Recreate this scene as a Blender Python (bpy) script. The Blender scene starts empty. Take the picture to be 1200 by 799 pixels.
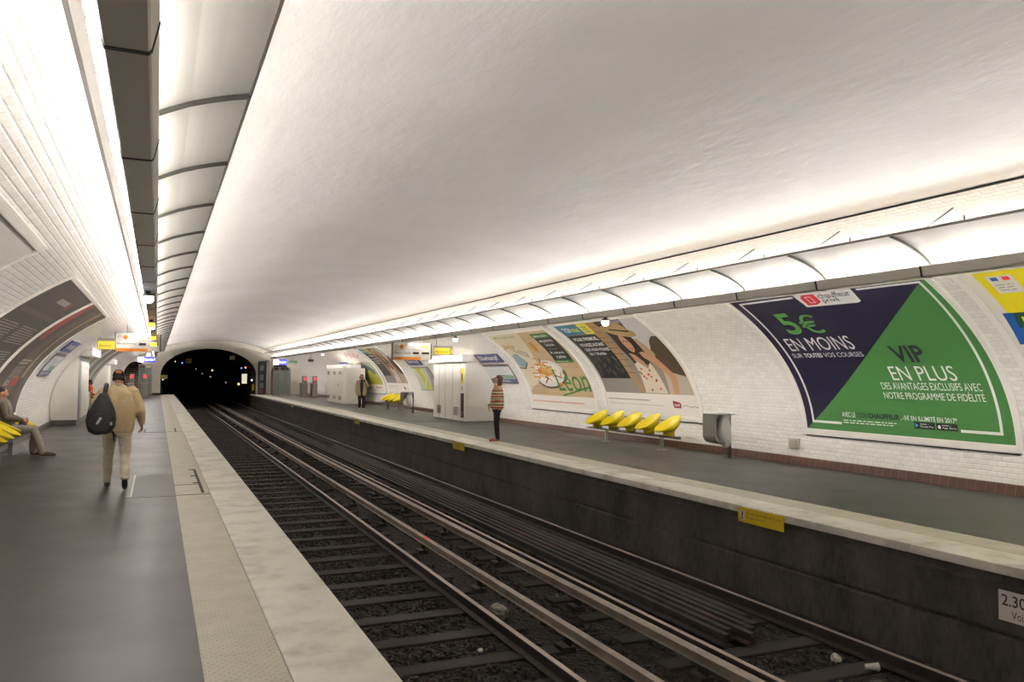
import bpy, bmesh, math, random
import numpy as np
from mathutils import Vector, Matrix
random.seed(7)
RNG = np.random.default_rng(11)
SC = bpy.context.scene
COL = SC.collection
R = math.radians

# ------------------------------------------------------------------ render look
SC.view_settings.view_transform = 'Standard'
SC.view_settings.look = 'None'
SC.view_settings.gamma = 1.0
SC.view_settings.exposure = 0.62
SC.view_settings.use_curve_mapping = False
SC.render.engine = 'CYCLES'
SC.cycles.use_denoising = True
SC.cycles.max_bounces = 10
SC.cycles.diffuse_bounces = 7
SC.cycles.glossy_bounces = 4
SC.cycles.sample_clamp_indirect = 8.0
SC.cycles.caustics_reflective = False
SC.cycles.caustics_refractive = False

# ------------------------------------------------------------------ naming helpers
def tag(o, label=None, cat=None, group=None, kind=None):
    if label: o['label'] = label
    if cat: o['category'] = cat
    if group: o['group'] = group
    if kind: o['kind'] = kind
    return o

def empty(name, loc, label, cat, group=None, rz=0.0):
    o = bpy.data.objects.new(name, None)
    COL.objects.link(o)
    o.location = loc
    o.rotation_euler = (0, 0, rz)
    o.empty_display_size = 0.1
    return tag(o, label, cat, group)

def link(name, me, mats, parent=None, local=False):
    """link a mesh; world-space vertices unless local; re-based on its parent's location"""
    o = bpy.data.objects.new(name, me)
    if not isinstance(mats, (list, tuple)): mats = [mats]
    for m in mats:
        me.materials.append(m)
    COL.objects.link(o)
    if parent is not None:
        o.parent = parent
        if not local:
            M = Matrix.LocRotScale(parent.location, parent.rotation_euler, (1, 1, 1))
            if parent.parent is not None:
                p = parent
                M = Matrix.Identity(4)
                while p is not None:
                    M = Matrix.LocRotScale(p.location, p.rotation_euler, (1, 1, 1)) @ M
                    p = p.parent
            me.transform(M.inverted())
    return o

def rebase(o, loc):
    """move the origin of a top-level mesh to loc"""
    o.data.transform(Matrix.Translation(-Vector(loc)))
    o.location = loc
    return o

def copy_tree(o, parent=None):
    c = o.copy()
    COL.objects.link(c)
    c.parent = parent
    for ch in list(o.children):
        copy_tree(ch, c)
    return c

# ------------------------------------------------------------------ mesh builder
class MB:
    def __init__(s): s.v = []; s.f = []; s.m = []
    def add(s, vs, fs, mi=0):
        b = len(s.v); s.v += [tuple(v) for v in vs]
        s.f += [tuple(b + i for i in f) for f in fs]; s.m += [mi] * len(fs)
        return s
    def box(s, x0, x1, y0, y1, z0, z1, mi=0, bev=0.0):
        if x1 < x0: x0, x1 = x1, x0
        if bev > 0:
            bm = bmesh.new(); bmesh.ops.create_cube(bm, size=1)
            bmesh.ops.scale(bm, vec=(x1-x0, y1-y0, z1-z0), verts=bm.verts)
            bmesh.ops.translate(bm, vec=((x0+x1)/2, (y0+y1)/2, (z0+z1)/2), verts=bm.verts)
            bmesh.ops.bevel(bm, geom=bm.edges[:], offset=bev, segments=2, affect='EDGES', profile=.5)
            bm.verts.index_update()
            s.add([v.co[:] for v in bm.verts], [[v.index for v in f.verts] for f in bm.faces], mi); bm.free()
            return s
        vs = [(x, y, z) for x in (x0, x1) for y in (y0, y1) for z in (z0, z1)]
        fs = [(0,1,3,2), (4,6,7,5), (0,4,5,1), (2,3,7,6), (0,2,6,4), (1,5,7,3)]
        return s.add(vs, fs, mi)
    def prism(s, prof, y0, y1, mi=0, closed=True, cuts=1):
        """profile of (x,z) points swept along Y"""
        n = len(prof); ys = [y0 + (y1-y0)*i/cuts for i in range(cuts+1)]
        vs = [(x, y, z) for y in ys for x, z in prof]
        fs = []
        k = n if closed else n-1
        for c in range(cuts):
            for i in range(k):
                j = (i+1) % n
                fs.append((c*n+i, c*n+j, (c+1)*n+j, (c+1)*n+i))
        if closed:
            fs.append(tuple(range(n))[::-1]); fs.append(tuple(cuts*n+i for i in range(n)))
        return s.add(vs, fs, mi)
    def tube(s, pts, r, seg=8, mi=0, caps=True):
        pts = [Vector(p) for p in pts]; n = len(pts)
        rs = r if isinstance(r, (list, tuple)) else [r]*n
        vs = []; a = None
        for i, p in enumerate(pts):
            d = (pts[min(i+1, n-1)] - pts[max(i-1, 0)]).normalized()
            if a is None:
                a = d.cross(Vector((0, 0, 1)))
                if a.length < .05: a = d.cross(Vector((1, 0, 0)))
            a = (a - d*a.dot(d)).normalized(); b = d.cross(a)
            for k in range(seg):
                t = 2*math.pi*k/seg
                vs.append(p + (a*math.cos(t) + b*math.sin(t))*rs[i])
        fs = [(i*seg+k, i*seg+(k+1)%seg, (i+1)*seg+(k+1)%seg, (i+1)*seg+k) for i in range(n-1) for k in range(seg)]
        if caps:
            fs.append(tuple(range(seg))[::-1]); fs.append(tuple((n-1)*seg+k for k in range(seg)))
        return s.add(vs, fs, mi)
    def ball(s, c, r, mi=0, seg=14, ring=9, rot=None):
        """ellipsoid; r scalar or (rx,ry,rz)"""
        rr = r if isinstance(r, (list, tuple)) else (r, r, r); c = Vector(c)
        vs = []
        for i in range(1, ring):
            p = math.pi*i/ring
            for k in range(seg):
                t = 2*math.pi*k/seg
                v = Vector((rr[0]*math.sin(p)*math.cos(t), rr[1]*math.sin(p)*math.sin(t), rr[2]*math.cos(p)))
                if rot is not None: v = rot @ v
                vs.append(c+v)
        tp = Vector((0, 0, rr[2])); bt = Vector((0, 0, -rr[2]))
        if rot is not None: tp = rot @ tp; bt = rot @ bt
        vs += [c+tp, c+bt]; T = len(vs)-2
        fs = [(i*seg+k, (i+1)*seg+k, (i+1)*seg+(k+1)%seg, i*seg+(k+1)%seg) for i in range(ring-2) for k in range(seg)]
        fs += [(T, k, (k+1)%seg) for k in range(seg)]
        fs += [(T+1, (ring-2)*seg+(k+1)%seg, (ring-2)*seg+k) for k in range(seg)]
        return s.add(vs, fs, mi)
    def capsule(s, pts, rs, seg=14):
        """tapered limb with round ends (closed volume)"""
        s.tube(pts, rs, seg)
        for p, r in zip(pts, rs): s.ball(p, r*1.0, seg=seg, ring=8)
        return s
    def loft(s, secs, seg=24, mi=0):
        """horizontal ellipses (cx,cy,cz,rx,ry) lofted and closed"""
        vs = []
        for cx, cy, cz, rx, ry in secs:
            for k in range(seg):
                t = 2*math.pi*k/seg
                e = 2.0/2.4
                ct, st = math.cos(t), math.sin(t)
                vs.append((cx+rx*math.copysign(abs(ct)**e, ct), cy+ry*math.copysign(abs(st)**e, st), cz))
        n = len(secs)
        fs = [(i*seg+k, i*seg+(k+1)%seg, (i+1)*seg+(k+1)%seg, (i+1)*seg+k) for i in range(n-1) for k in range(seg)]
        fs.append(tuple(range(seg))[::-1]); fs.append(tuple((n-1)*seg+k for k in range(seg)))
        return s.add(vs, fs, mi)
    def lathe(s, prof, c, seg=24, mi=0):
        vs = [(c[0]+r*math.cos(2*math.pi*k/seg), c[1]+r*math.sin(2*math.pi*k/seg), c[2]+z) for r, z in prof for k in range(seg)]
        n = len(prof)
        fs = [(i*seg+k, i*seg+(k+1)%seg, (i+1)*seg+(k+1)%seg, (i+1)*seg+k) for i in range(n-1) for k in range(seg)]
        return s.add(vs, fs, mi)
    def mesh(s, name='m', smooth=False):
        me = bpy.data.meshes.new(name); me.from_pydata(s.v, [], s.f)
        for p, mi in zip(me.polygons, s.m): p.material_index = mi
        bm = bmesh.new(); bm.from_mesh(me); bmesh.ops.recalc_face_normals(bm, faces=bm.faces); bm.to_mesh(me); bm.free()
        if smooth:
            for p in me.polygons: p.use_smooth = True
        return me
    def build(s, name, mats, parent=None, smooth=False, local=False):
        return link(name, s.mesh(name, smooth), mats, parent, local)

def remesh(mb, voxel, smooth=3, factor=.5):
    """fuse overlapping closed pieces into one continuous skin"""
    me = mb.mesh()
    o = bpy.data.objects.new('tmp', me); COL.objects.link(o)
    m = o.modifiers.new('r', 'REMESH'); m.mode = 'VOXEL'; m.voxel_size = voxel; m.use_smooth_shade = True
    if smooth:
        k = o.modifiers.new('s', 'SMOOTH'); k.iterations = smooth; k.factor = factor
    dg = bpy.context.evaluated_depsgraph_get(); dg.update()
    out = bpy.data.meshes.new_from_object(o.evaluated_get(dg))
    bpy.data.objects.remove(o); bpy.data.meshes.remove(me)
    out.materials.clear()
    for p in out.polygons: p.use_smooth = True
    return out

# ------------------------------------------------------------------ materials
def srgb(c):
    if isinstance(c, str):
        c = [int(c[i:i+2], 16) for i in (0, 2, 4)]
    return tuple((x/255/12.92 if x/255 <= .04045 else ((x/255+.055)/1.055)**2.4) for x in c) + (1.0,)

class N:
    """tiny node helper"""
    def __init__(s, name):
        s.mat = bpy.data.materials.new(name); s.mat.use_nodes = True
        s.nt = s.mat.node_tree; s.b = s.nt.nodes['Principled BSDF']; s.out = s.nt.nodes['Material Output']
    def n(s, t, **kw):
        nd = s.nt.nodes.new(t)
        for k, v in kw.items():
            if k.startswith('i_'): nd.inputs[k[2:].replace('_', ' ')].default_value = v
            else: setattr(nd, k, v)
        return nd
    def l(s, a, b): s.nt.links.new(a, b)
    def math(s, op, a, b=None, c=None):
        nd = s.nt.nodes.new('ShaderNodeMath'); nd.operation = op
        for i, x in enumerate((a, b, c)):
            if x is None: continue
            if isinstance(x, (int, float)): nd.inputs[i].default_value = x
            else: s.l(x, nd.inputs[i])
        return nd.outputs[0]
    def mix(s, fac, a, b):
        nd = s.nt.nodes.new('ShaderNodeMix'); nd.data_type = 'RGBA'
        for i, x in ((0, fac), (6, a), (7, b)):
            if isinstance(x, (int, float, tuple)): nd.inputs[i].default_value = x
            else: s.l(x, nd.inputs[i])
        return nd.outputs[2]
    def noise(s, scale, detail=4, coord=None, rough=.6, stretch=None):
        nd = s.n('ShaderNodeTexNoise'); nd.inputs['Scale'].default_value = scale
        nd.inputs['Detail'].default_value = detail; nd.inputs['Roughness'].default_value = rough
        g = s.n('ShaderNodeNewGeometry') if coord is None else None
        src = g.outputs['Position'] if coord is None else coord
        if stretch:
            m = s.n('ShaderNodeMapping'); m.inputs['Scale'].default_value = stretch
            s.l(src, m.inputs['Vector']); src = m.outputs[0]
        s.l(src, nd.inputs['Vector']); return nd.outputs['Fac']
    def ramp(s, fac, stops, interp='LINEAR'):
        nd = s.n('ShaderNodeValToRGB'); cr = nd.color_ramp; cr.interpolation = interp
        while len(cr.elements) < len(stops): cr.elements.new(.5)
        for e, (p, c) in zip(cr.elements, stops): e.position = p; e.color = c
        s.l(fac, nd.inputs[0]); return nd.outputs[0]
    def bump(s, h, strength=.5, dist=.01):
        nd = s.n('ShaderNodeBump'); nd.inputs['Strength'].default_value = strength
        nd.inputs['Distance'].default_value = dist; s.l(h, nd.inputs['Height']); s.l(nd.outputs[0], s.b.inputs['Normal'])

_mc = {}
def M(name, col, rough=.5, metal=0.0, emit=0.0, var=0.0, vscale=8.0, bump=0.0, bscale=40.0, spec=None, alpha=None):
    if name in _mc: return _mc[name]
    n = N(name); c = srgb(col); b = n.b
    b.inputs['Roughness'].default_value = rough; b.inputs['Metallic'].default_value = metal
    if spec is not None: b.inputs['Specular IOR Level'].default_value = spec
    if var > 0:
        f = n.noise(vscale, 5)
        d = tuple(x*(1-var) for x in c[:3]) + (1,); e = tuple(min(1, x*(1+var)) for x in c[:3]) + (1,)
        n.l(n.ramp(f, [(.3, d), (.7, e)]), b.inputs['Base Color'])
    else:
        b.inputs['Base Color'].default_value = c
    if bump > 0: n.bump(n.noise(bscale, 4), bump, .01)
    if emit > 0:
        b.inputs['Emission Color'].default_value = c; b.inputs['Emission Strength'].default_value = emit
    if alpha is not None: b.inputs['Alpha'].default_value = alpha
    _mc[name] = n.mat
    return n.mat

def tile_mat(name, base, grout, tw=.152, thh=.076, bevel=.013, dist=.004, rough=.22, uvname='UVMap'):
    n = N(name); uv = n.n('ShaderNodeUVMap'); uv.uv_map = uvname
    sp = n.n('ShaderNodeSeparateXYZ'); n.l(uv.outputs[0], sp.inputs[0])
    v = n.math('DIVIDE', sp.outputs[1], thh); row = n.math('FLOOR', v); fv = n.math('FRACT', v)
    off = n.math('MULTIPLY', n.math('MODULO', row, 2.0), .5)
    u = n.math('ADD', n.math('DIVIDE', sp.outputs[0], tw), off); fu = n.math('FRACT', u)
    dv = n.math('MULTIPLY', n.math('MINIMUM', fv, n.math('SUBTRACT', 1.0, fv)), thh)
    du = n.math('MULTIPLY', n.math('MINIMUM', fu, n.math('SUBTRACT', 1.0, fu)), tw)
    d = n.math('MINIMUM', dv, du)
    h = n.math('MINIMUM', n.math('DIVIDE', d, bevel), 1.0)
    g = n.math('LESS_THAN', d, .0022)
    cid = n.n('ShaderNodeCombineXYZ'); n.l(n.math('FLOOR', u), cid.inputs[0]); n.l(row, cid.inputs[1])
    wn = n.n('ShaderNodeTexWhiteNoise'); wn.noise_dimensions = '2D'; n.l(cid.outputs[0], wn.inputs['Vector'])
    b0 = srgb(base); b1 = tuple(x*.90 for x in b0[:3]) + (1,)
    tc = n.mix(wn.outputs['Value'], b1, b0)
    dirt = n.noise(1.3, 5)
    tc = n.mix(n.math('MULTIPLY', n.math('GREATER_THAN', dirt, .66), .12), tc, srgb('a79f8e'))
    n.l(n.mix(g, tc, srgb(grout)), n.b.inputs['Base Color'])
    # every tile sits at its own slight angle
    tilt = n.math('MULTIPLY', n.math('SUBTRACT', wn.outputs['Value'], .5), n.math('MULTIPLY', fu, .25))
    n.bump(n.math('ADD', h, tilt), 1.0, dist)
    n.b.inputs['Roughness'].default_value = rough
    return n.mat

def plaster_mat():
    n = N('painted_plaster')
    a = n.noise(.35, 6, rough=.55); b = n.noise(2.6, 5, rough=.55, stretch=(1.0, .45, 1.0)); c = n.noise(30, 3)
    col = n.ramp(a, [(.3, srgb('e4dfd9')), (.7, srgb('efebe6'))])
    n.l(col, n.b.inputs['Base Color']); n.b.inputs['Roughness'].default_value = .75
    h = n.math('ADD', n.math('MULTIPLY', b, 1.6), n.math('MULTIPLY', c, .04))
    n.bump(h, .5, .022)
    return n.mat

def floor_mat(name, c0, c1, rough):
    n = N(name); a = n.noise(1.1, 6); b = n.noise(60, 2); s = n.noise(5.0, 4, rough=.7)
    col = n.ramp(a, [(.3, srgb(c0)), (.72, srgb(c1))])
    spot = n.math('MULTIPLY', n.math('GREATER_THAN', s, .70), .35)
    col = n.mix(spot, col, srgb('2e2a27'))
    n.l(col, n.b.inputs['Base Color'])
    n.l(n.ramp(a, [(.2, (rough-.07,)*3+(1,)), (.8, (rough+.08,)*3+(1,))]), n.b.inputs['Roughness'])
    n.bump(b, .12, .004)
    return n.mat

def nosing_mat():
    n = N('worn_cream_edge'); a = n.noise(2.0, 7, rough=.65); s = n.noise(14, 4, rough=.7)
    col = n.ramp(a, [(.33, srgb('aaa69c')), (.5, srgb('cdc9be')), (.65, srgb('d6d2c8'))])
    col = n.mix(n.math('MULTIPLY', n.math('GREATER_THAN', s, .69), .45), col, srgb('5e584e'))
    n.l(col, n.b.inputs['Base Color']); n.b.inputs['Roughness'].default_value = .55
    n.bump(n.noise(40, 3), .15, .004)
    return n.mat

def tactile_mat():
    n = N('dotted_warning_tile'); g = n.n('ShaderNodeNewGeometry'); sp = n.n('ShaderNodeSeparateXYZ'); n.l(g.outputs['Position'], sp.inputs[0])
    p = .05
    r = n.math('FLOOR', n.math('DIVIDE', sp.outputs[1], p*.7))
    fx = n.math('FRACT', n.math('ADD', n.math('DIVIDE', sp.outputs[0], p), n.math('MULTIPLY', n.math('MODULO', r, 2.0), .5)))
    fy = n.math('FRACT', n.math('DIVIDE', sp.outputs[1], p*.7))
    dx = n.math('MULTIPLY', n.math('SUBTRACT', fx, .5), p); dy = n.math('MULTIPLY', n.math('SUBTRACT', fy, .5), p*.7)
    d = n.math('SQRT', n.math('ADD', n.math('MULTIPLY', dx, dx), n.math('MULTIPLY', dy, dy)))
    hh = n.math('SUBTRACT', 1.0, n.math('MINIMUM', n.math('DIVIDE', d, .012), 1.0))
    dot = n.math('LESS_THAN', d, .0075)
    a = n.noise(3, 6)
    base = n.ramp(a, [(.3, srgb('a69f8f')), (.7, srgb('b5ae9e'))])
    wear = n.math('MULTIPLY', dot, n.ramp(n.noise(25, 3), [(.35, (.15, .15, .15, 1)), (.65, (.55, .55, .55, 1))]))
    sx = n.math('LESS_THAN', n.math('FRACT', n.math('DIVIDE', sp.outputs[1], .42)), .006)
    col = n.mix(wear, base, srgb('6c6455')); col = n.mix(sx, col, srgb('6f6859'))
    n.l(col, n.b.inputs['Base Color']); n.b.inputs['Roughness'].default_value = .6
    n.bump(hh, .6, .005)
    return n.mat

def concrete_mat():
    n = N('sooty_concrete'); a = n.noise(1.6, 7, rough=.65, stretch=(1, 1, .45)); b = n.noise(14, 5, stretch=(1, 1.4, .6))
    f = n.math('ADD', n.math('MULTIPLY', a, .65), n.math('MULTIPLY', b, .35))
    n.l(n.ramp(f, [(.36, srgb('2c2925')), (.5, srgb('45413b')), (.66, srgb('585349'))]), n.b.inputs['Base Color'])
    n.b.inputs['Roughness'].default_value = .85; n.bump(n.noise(9, 6), .4, .02)
    return n.mat

TILE = tile_mat('white_bevelled_tile', 'f1ede6', 'd6d0c6')
PLASTER = plaster_mat()
FLOOR_L = floor_mat('dark_asphalt_floor', '2b2725', '37322f', .42)
FLOOR_R = floor_mat('grey_asphalt_floor', '3a3832', '47443e', .48)
NOSING = nosing_mat(); TACT = tactile_mat(); CONC = concrete_mat()
BROWN_TILE = None
DARK = M('sooty_black', '191715', .9)
STEEL = M('brushed_steel', 'a09c94', .35, .9)
STEEL_D = M('dull_steel', '6f6b65', .45, .7)
GREYP = M('grey_painted_metal', '8d8880', .5, .2)
BEAM = M('grey_beam_enamel', 'dad6cf', .45)
SEAM = M('dark_joint_rubber', '3a3a3a', .6)
SHELLM = M('white_reflector_enamel', 'ece9e4', .45)
FRAMEW = M('white_ceramic_frame', 'e8e3db', .3)
WHITEP = M('white_painted_panel', 'dfdad0', .5, var=.03, vscale=3)
PAPER = M('white_poster_paper', 'e3ddd4', .6)
BLACKP = M('black_print', '17171a', .6)
TUBE_SHELL = M('fluorescent_glow_inner', 'f9f7f5', .4, emit=14.0)
TUBE_WALL = M('fluorescent_glow_wall', 'f9f6f4', .4, emit=24.0)
TUBE_UP_ADDED = M('added_uplight_glow', 'f9f6f5', .4, emit=82.0)  # glow of the extra tubes added to brighten the vault

# ------------------------------------------------------------------ vault geometry
CX, VA, VB, VZ = 4.06, 7.10, 3.65, .55
YB, YE = -9.0, 66.0
_th = np.radians(np.linspace(math.degrees(math.asin(-VZ/VB)), 90, 5000))
_vx = VA*np.cos(_th); _vz = VZ + VB*np.sin(_th)
_vs = np.concatenate([[0], np.cumsum(np.hypot(np.diff(_vx), np.diff(_vz)))])
def vault_pt(s, h=0.0, side=1):
    """point on the vault at arc length s above the floor, h inwards; returns (x, z)"""
    t = np.interp(s, _vs, _th)
    x = VA*math.cos(t); z = VZ + VB*math.sin(t)
    nx, nz = math.cos(t)/VA, math.sin(t)/VB
    l = math.hypot(nx, nz)
    return CX + side*(x - h*nx/l), z - h*nz/l
def vault_x(z, side=1):
    return CX + side*VA*math.sqrt(max(0, 1-((z-VZ)/VB)**2))
S_TILE = 5.42

def vault_strip(name, s0, s1, side, mat, y0=YB, y1=YE, n=48):
    me = bpy.data.meshes.new(name)
    ys = np.linspace(y0, y1, 26); ss = np.linspace(s0, s1, n+1)
    vs = []; uv = []
    for y in ys:
        for s in ss:
            x, z = vault_pt(s, 0, side); vs.append((x, y, z)); uv.append((y, s))
    k = n+1
    fs = []
    for i in range(len(ys)-1):
        for j in range(n):
            f = (i*k+j, i*k+j+1, (i+1)*k+j+1, (i+1)*k+j)
            fs.append(f if side > 0 else f[::-1])
    me.from_pydata(vs, [], fs)
    ul = me.uv_layers.new(name='UVMap')
    for lp in me.loops: ul.data[lp.index].uv = uv[lp.vertex_index]
    for p in me.polygons: p.use_smooth = True
    o = link(name, me, mat); o['kind'] = 'structure'; return o
vault_strip('wall_left', 0, S_TILE, -1, TILE)
vault_strip('wall_right', 0, S_TILE, 1, TILE)
# plaster crown of the vault
mb = MB(); top = []
for i in range(41):
    s = S_TILE + (_vs[-1]-S_TILE)*i/20 if i <= 20 else S_TILE + (_vs[-1]-S_TILE)*(40-i)/20
    x, z = vault_pt(s, 0, -1 if i <= 20 else 1); top.append((x, z))
mb.prism(top, YB, YE, closed=False, cuts=25)
c = mb.build('ceiling', PLASTER, smooth=True); c['kind'] = 'structure'
for side, nm in ((-1, 'trim_1'), (1, 'trim_2')):
    x, z = vault_pt(S_TILE, .012, side)
    o = MB().tube([(x, YB, z), (x, YE, z)], .012, 6).build(nm, SEAM); o['kind'] = 'structure'

XL, XR = CX-vault_pt(0)[0]+CX, vault_pt(0)[0]      # wall feet
EL, ER = 1.25, 6.87                                 # platform edges
def struct(o): o['kind'] = 'structure'; return o
struct(MB().box(XL-.05, .27, YB, YE+1.5, -.3, 0).build('floor_left', FLOOR_L))
struct(MB().box(7.83, XR+.05, YB, YE+1.5, -.3, 0).build('floor_right', FLOOR_R))
struct(MB().box(.27, .705, YB, YE+1.5, -.12, .004).build('trim_3', TACT))
struct(MB().box(7.41, 7.83, YB, YE+1.5, -.12, .004).build('trim_4', TACT))
struct(MB().box(.712, EL, YB, YE+1.5, -.10, .006, bev=.01).build('trim_5', NOSING))
struct(MB().box(ER, 7.403, YB, YE+1.5, -.085, .006, bev=.01).build('trim_6', NOSING))
struct(MB().box(.68, .74, YB, YE+1.5, -.12, -.004).build('trim_7', SEAM))
struct(MB().box(7.38, 7.43, YB, YE+1.5, -.12, -.004).build('trim_8', SEAM))
# track side walls under the platforms
struct(MB().prism([(6.93, -.085), (6.93, -.17), (6.90, -.17), (6.90, -.20), (6.96, -.20), (6.955, -.60), (7.0, -.615), (7.0, -.65), (6.945, -.665), (6.94, -1.25), (7.9, -1.25), (7.9, -.085)], YB, YE+1.5, cuts=6).build('wall_right_trackside', CONC))
struct(MB().prism([(1.18, -.10), (1.18, -.2), (1.10, -.2), (1.10, -1.25), (.2, -1.25), (.2, -.10)], YB, YE+1.5, cuts=6).build('wall_left_trackside', CONC))

# ------------------------------------------------------------------ brown / grey skirting tiles
def skirt_mat(name, c0, c1, tw):
    n = N(name); g = n.n('ShaderNodeNewGeometry'); sp = n.n('ShaderNodeSeparateXYZ'); n.l(g.outputs['Position'], sp.inputs[0])
    u = n.math('DIVIDE', sp.outputs[1], tw); fu = n.math('FRACT', u)
    wn = n.n('ShaderNodeTexWhiteNoise'); wn.noise_dimensions = '1D'; n.l(n.math('FLOOR', u), wn.inputs['W'])
    gr = n.math('LESS_THAN', fu, .03)
    n.l(n.mix(gr, n.mix(wn.outputs['Value'], srgb(c0), srgb(c1)), srgb('8f7768')), n.b.inputs['Base Color'])
    n.b.inputs['Roughness'].default_value = .3
    return n.mat
SK_R = skirt_mat('brown_skirting_tile', '4f3125', '5e3a2c', .15)
SK_L = skirt_mat('grey_skirting_tile', '4a4440', '575049', .15)
for side, nm, mt, hh in ((1, 'baseboard_right', SK_R, .15), (-1, 'baseboard_left', SK_L, .15)):
    o1 = [vault_pt(s, .0, side) for s in (0, .07, hh)]
    prof = [(CX+side*(abs(x-CX)+.02), z) for x, z in o1] + [vault_pt(hh, .028, side), vault_pt(hh-.02, .04, side), (vault_pt(.0, .045, side)[0], 0)]
    struct(MB().prism(prof, YB, YE, cuts=4).build(nm, mt))

# ------------------------------------------------------------------ end wall with the tunnel mouth and two passages
def arch(x0, x1, zs, zt, n=20, z0=0.0):
    """outline from lower right, over the top, to lower left"""
    cx, a = (x0+x1)/2, (x1-x0)/2
    return [(x1, z0)] + [(cx+a*math.cos(math.pi*i/n), zs+(zt-zs)*math.sin(math.pi*i/n)) for i in range(n+1)] + [(x0, z0)]
HOLES = [arch(.25, 7.12, 1.55, 3.56, 28, -1.3), arch(-2.25, -.62, 1.5, 2.5, 16), arch(8.25, 9.75, 1.6, 2.5, 16)]
def end_wall(y, holes, name, mat, z0=-1.3):
    bm = bmesh.new()
    outer = []
    for i in range(61):
        t = math.pi*i/60
        outer.append((CX+(VA+.12)*math.cos(t), VZ+(VB+.12)*math.sin(t)))
    outer += [(CX-VA-.12, z0), (CX+VA+.12, z0)]
    edges = []
    for lp in [outer]+holes:
        # holes reaching z0 are lifted a hair so the outlines never touch
        vs = [bm.verts.new((x, y, max(z, z0+.01) if lp is not outer else z-.02)) for x, z in lp]
        for i in range(len(vs)): edges.append(bm.edges.new((vs[i], vs[(i+1) % len(vs)])))
    bmesh.ops.triangle_fill(bm, use_beauty=True, use_dissolve=False, edges=edges)
    me = bpy.data.meshes.new(name); bm.to_mesh(me); bm.free()
    ul = me.uv_layers.new(name='UVMap')
    for lp in me.loops:
        co = me.vertices[lp.vertex_index].co; ul.data[lp.index].uv = (co.x, co.z)
    o = link(name, me, mat); return struct(o)
END_MAT = M('pale_painted_masonry', 'bdb7ac', .6, var=.06, vscale=2, bump=.1)
end_wall(YE, HOLES, 'wall_end', END_MAT)
end_wall(YB, [], 'wall_back', END_MAT)
# tunnel lining beyond the mouth
TUN = M('tunnel_soot', '2b2825', .95, var=.4, vscale=1.0)
lin = [(x, max(z, -1.25)) for x, z in HOLES[0]]
o = struct(MB().prism(lin, YE, 175, closed=False, cuts=12).build('wall_tunnel', TUN))
struct(MB().box(0, 7.4, 175, 175.2, -1.3, 4).build('wall_tunnel_end', DARK))
# passages with stairs behind the two side arches
STEP = M('stair_tread', '8c8276', .6); RISER = M('dark_red_stair_riser', '4a2722', .6)
CREAM = M('cream_passage_wall', 'cfc6b6', .5)
for hi, nm in ((1, 'left'), (2, 'right')):
    h = HOLES[hi]
    x0, x1 = h[-1][0], h[0][0]
    struct(MB().prism([(x1+.3, 0), (x1+.3, 4.2), (x0-.3, 4.2), (x0-.3, 0)], YE+.02, YE+7, closed=False).build('wall_passage_'+nm, CREAM))
    struct(MB().box(x0-.1, x1+.1, YE, YE+2.0, -.2, 0).build('floor_passage_'+nm, FLOOR_L))
    st = MB()
    for k in range(14):
        y = YE+1.2+k*.3
        st.box(x0+.01, x1-.01, y, y+.32, k*.17, k*.17+.13, 1)
        st.box(x0+.01, x1-.01, y-.03, y+.32, k*.17+.13, k*.17+.17, 0)
    s = st.build('staircase', [STEP, RISER])
    tag(s, 'flight of stairs with dark risers seen through the %s exit arch at the platform end' % nm, 'stairs')
    l = bpy.data.lights.new('passage_light', 'AREA'); l.energy = 25; l.size = 1.0; l.color = (1, .93, .82)
    lo = bpy.data.objects.new('passage_light', l); lo.location = ((x0+x1)/2, YE+.9, 2.2); COL.objects.link(lo); lo['kind'] = 'helper'
struct(MB().box(-.58, .24, YE-.04, YE-.005, 0, .17).build('trim_9', SK_L))

# ------------------------------------------------------------------ track bed
def bed_mat():
    n = N('dark_ballast'); v = n.n('ShaderNodeTexVoronoi'); v.inputs['Scale'].default_value = 20
    g = n.n('ShaderNodeNewGeometry'); n.l(g.outputs['Position'], v.inputs['Vector'])
    n.l(n.ramp(n.noise(9, 6), [(.3, srgb('161411')), (.7, srgb('29251f'))]), n.b.inputs['Base Color'])
    n.b.inputs['Roughness'].default_value = .95; n.bump(v.outputs['Distance'], 1.0, .05)
    return n.mat
BED = bed_mat()
struct(MB().box(.9, 7.1, YB, 175, -1.3, -1.12).build('ground_trackbed', BED))
# loose stones: nobody could count them
ico = bmesh.new(); bmesh.ops.create_icosphere(ico, subdivisions=1, radius=1.0)
iv = np.array([v.co[:] for v in ico.verts]); ifc = [[v.index for v in f.verts] for f in ico.faces]; ico.free()
NS = 30000
yy = 3.2 + (RNG.random(NS)**1.6)*32
xx = 1.3 + RNG.random(NS)*5.5
def _clear(x, y):
    k = ((y-3.32+.4) % .8)-.4
    if abs(k) < .175 and (1.40 < x < 3.80 or 4.40 < x < 6.77): return False
    if any(abs(x-r_) < .15 for r_ in (1.94, 3.38, 4.95, 6.40, 3.83, 4.60)): return False
    if y > 6.4 and 5.22 < x < 6.17: return False
    return True
keep = [i for i in range(NS) if _clear(xx[i], yy[i])]
xx = xx[keep]; yy = yy[keep]; NS = len(keep)
V = []; F = []
for i in range(NS):
    sc = RNG.uniform(.016, .036, 3)*RNG.uniform(.7, 1.25)
    a = RNG.uniform(0, math.pi)
    p = iv*(1+RNG.uniform(-.28, .28, (12, 1)))*sc
    ca, sa = math.cos(a), math.sin(a)
    p = np.stack([p[:, 0]*ca-p[:, 1]*sa, p[:, 0]*sa+p[:, 1]*ca, p[:, 2]], 1) + (xx[i], yy[i], -1.11+RNG.uniform(-.006, .014))
    V.append(p)
V = np.concatenate(V)
for i in range(NS):
    b = i*12; F += [(a+b, c2+b, d+b) for a, c2, d in ifc]
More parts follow.
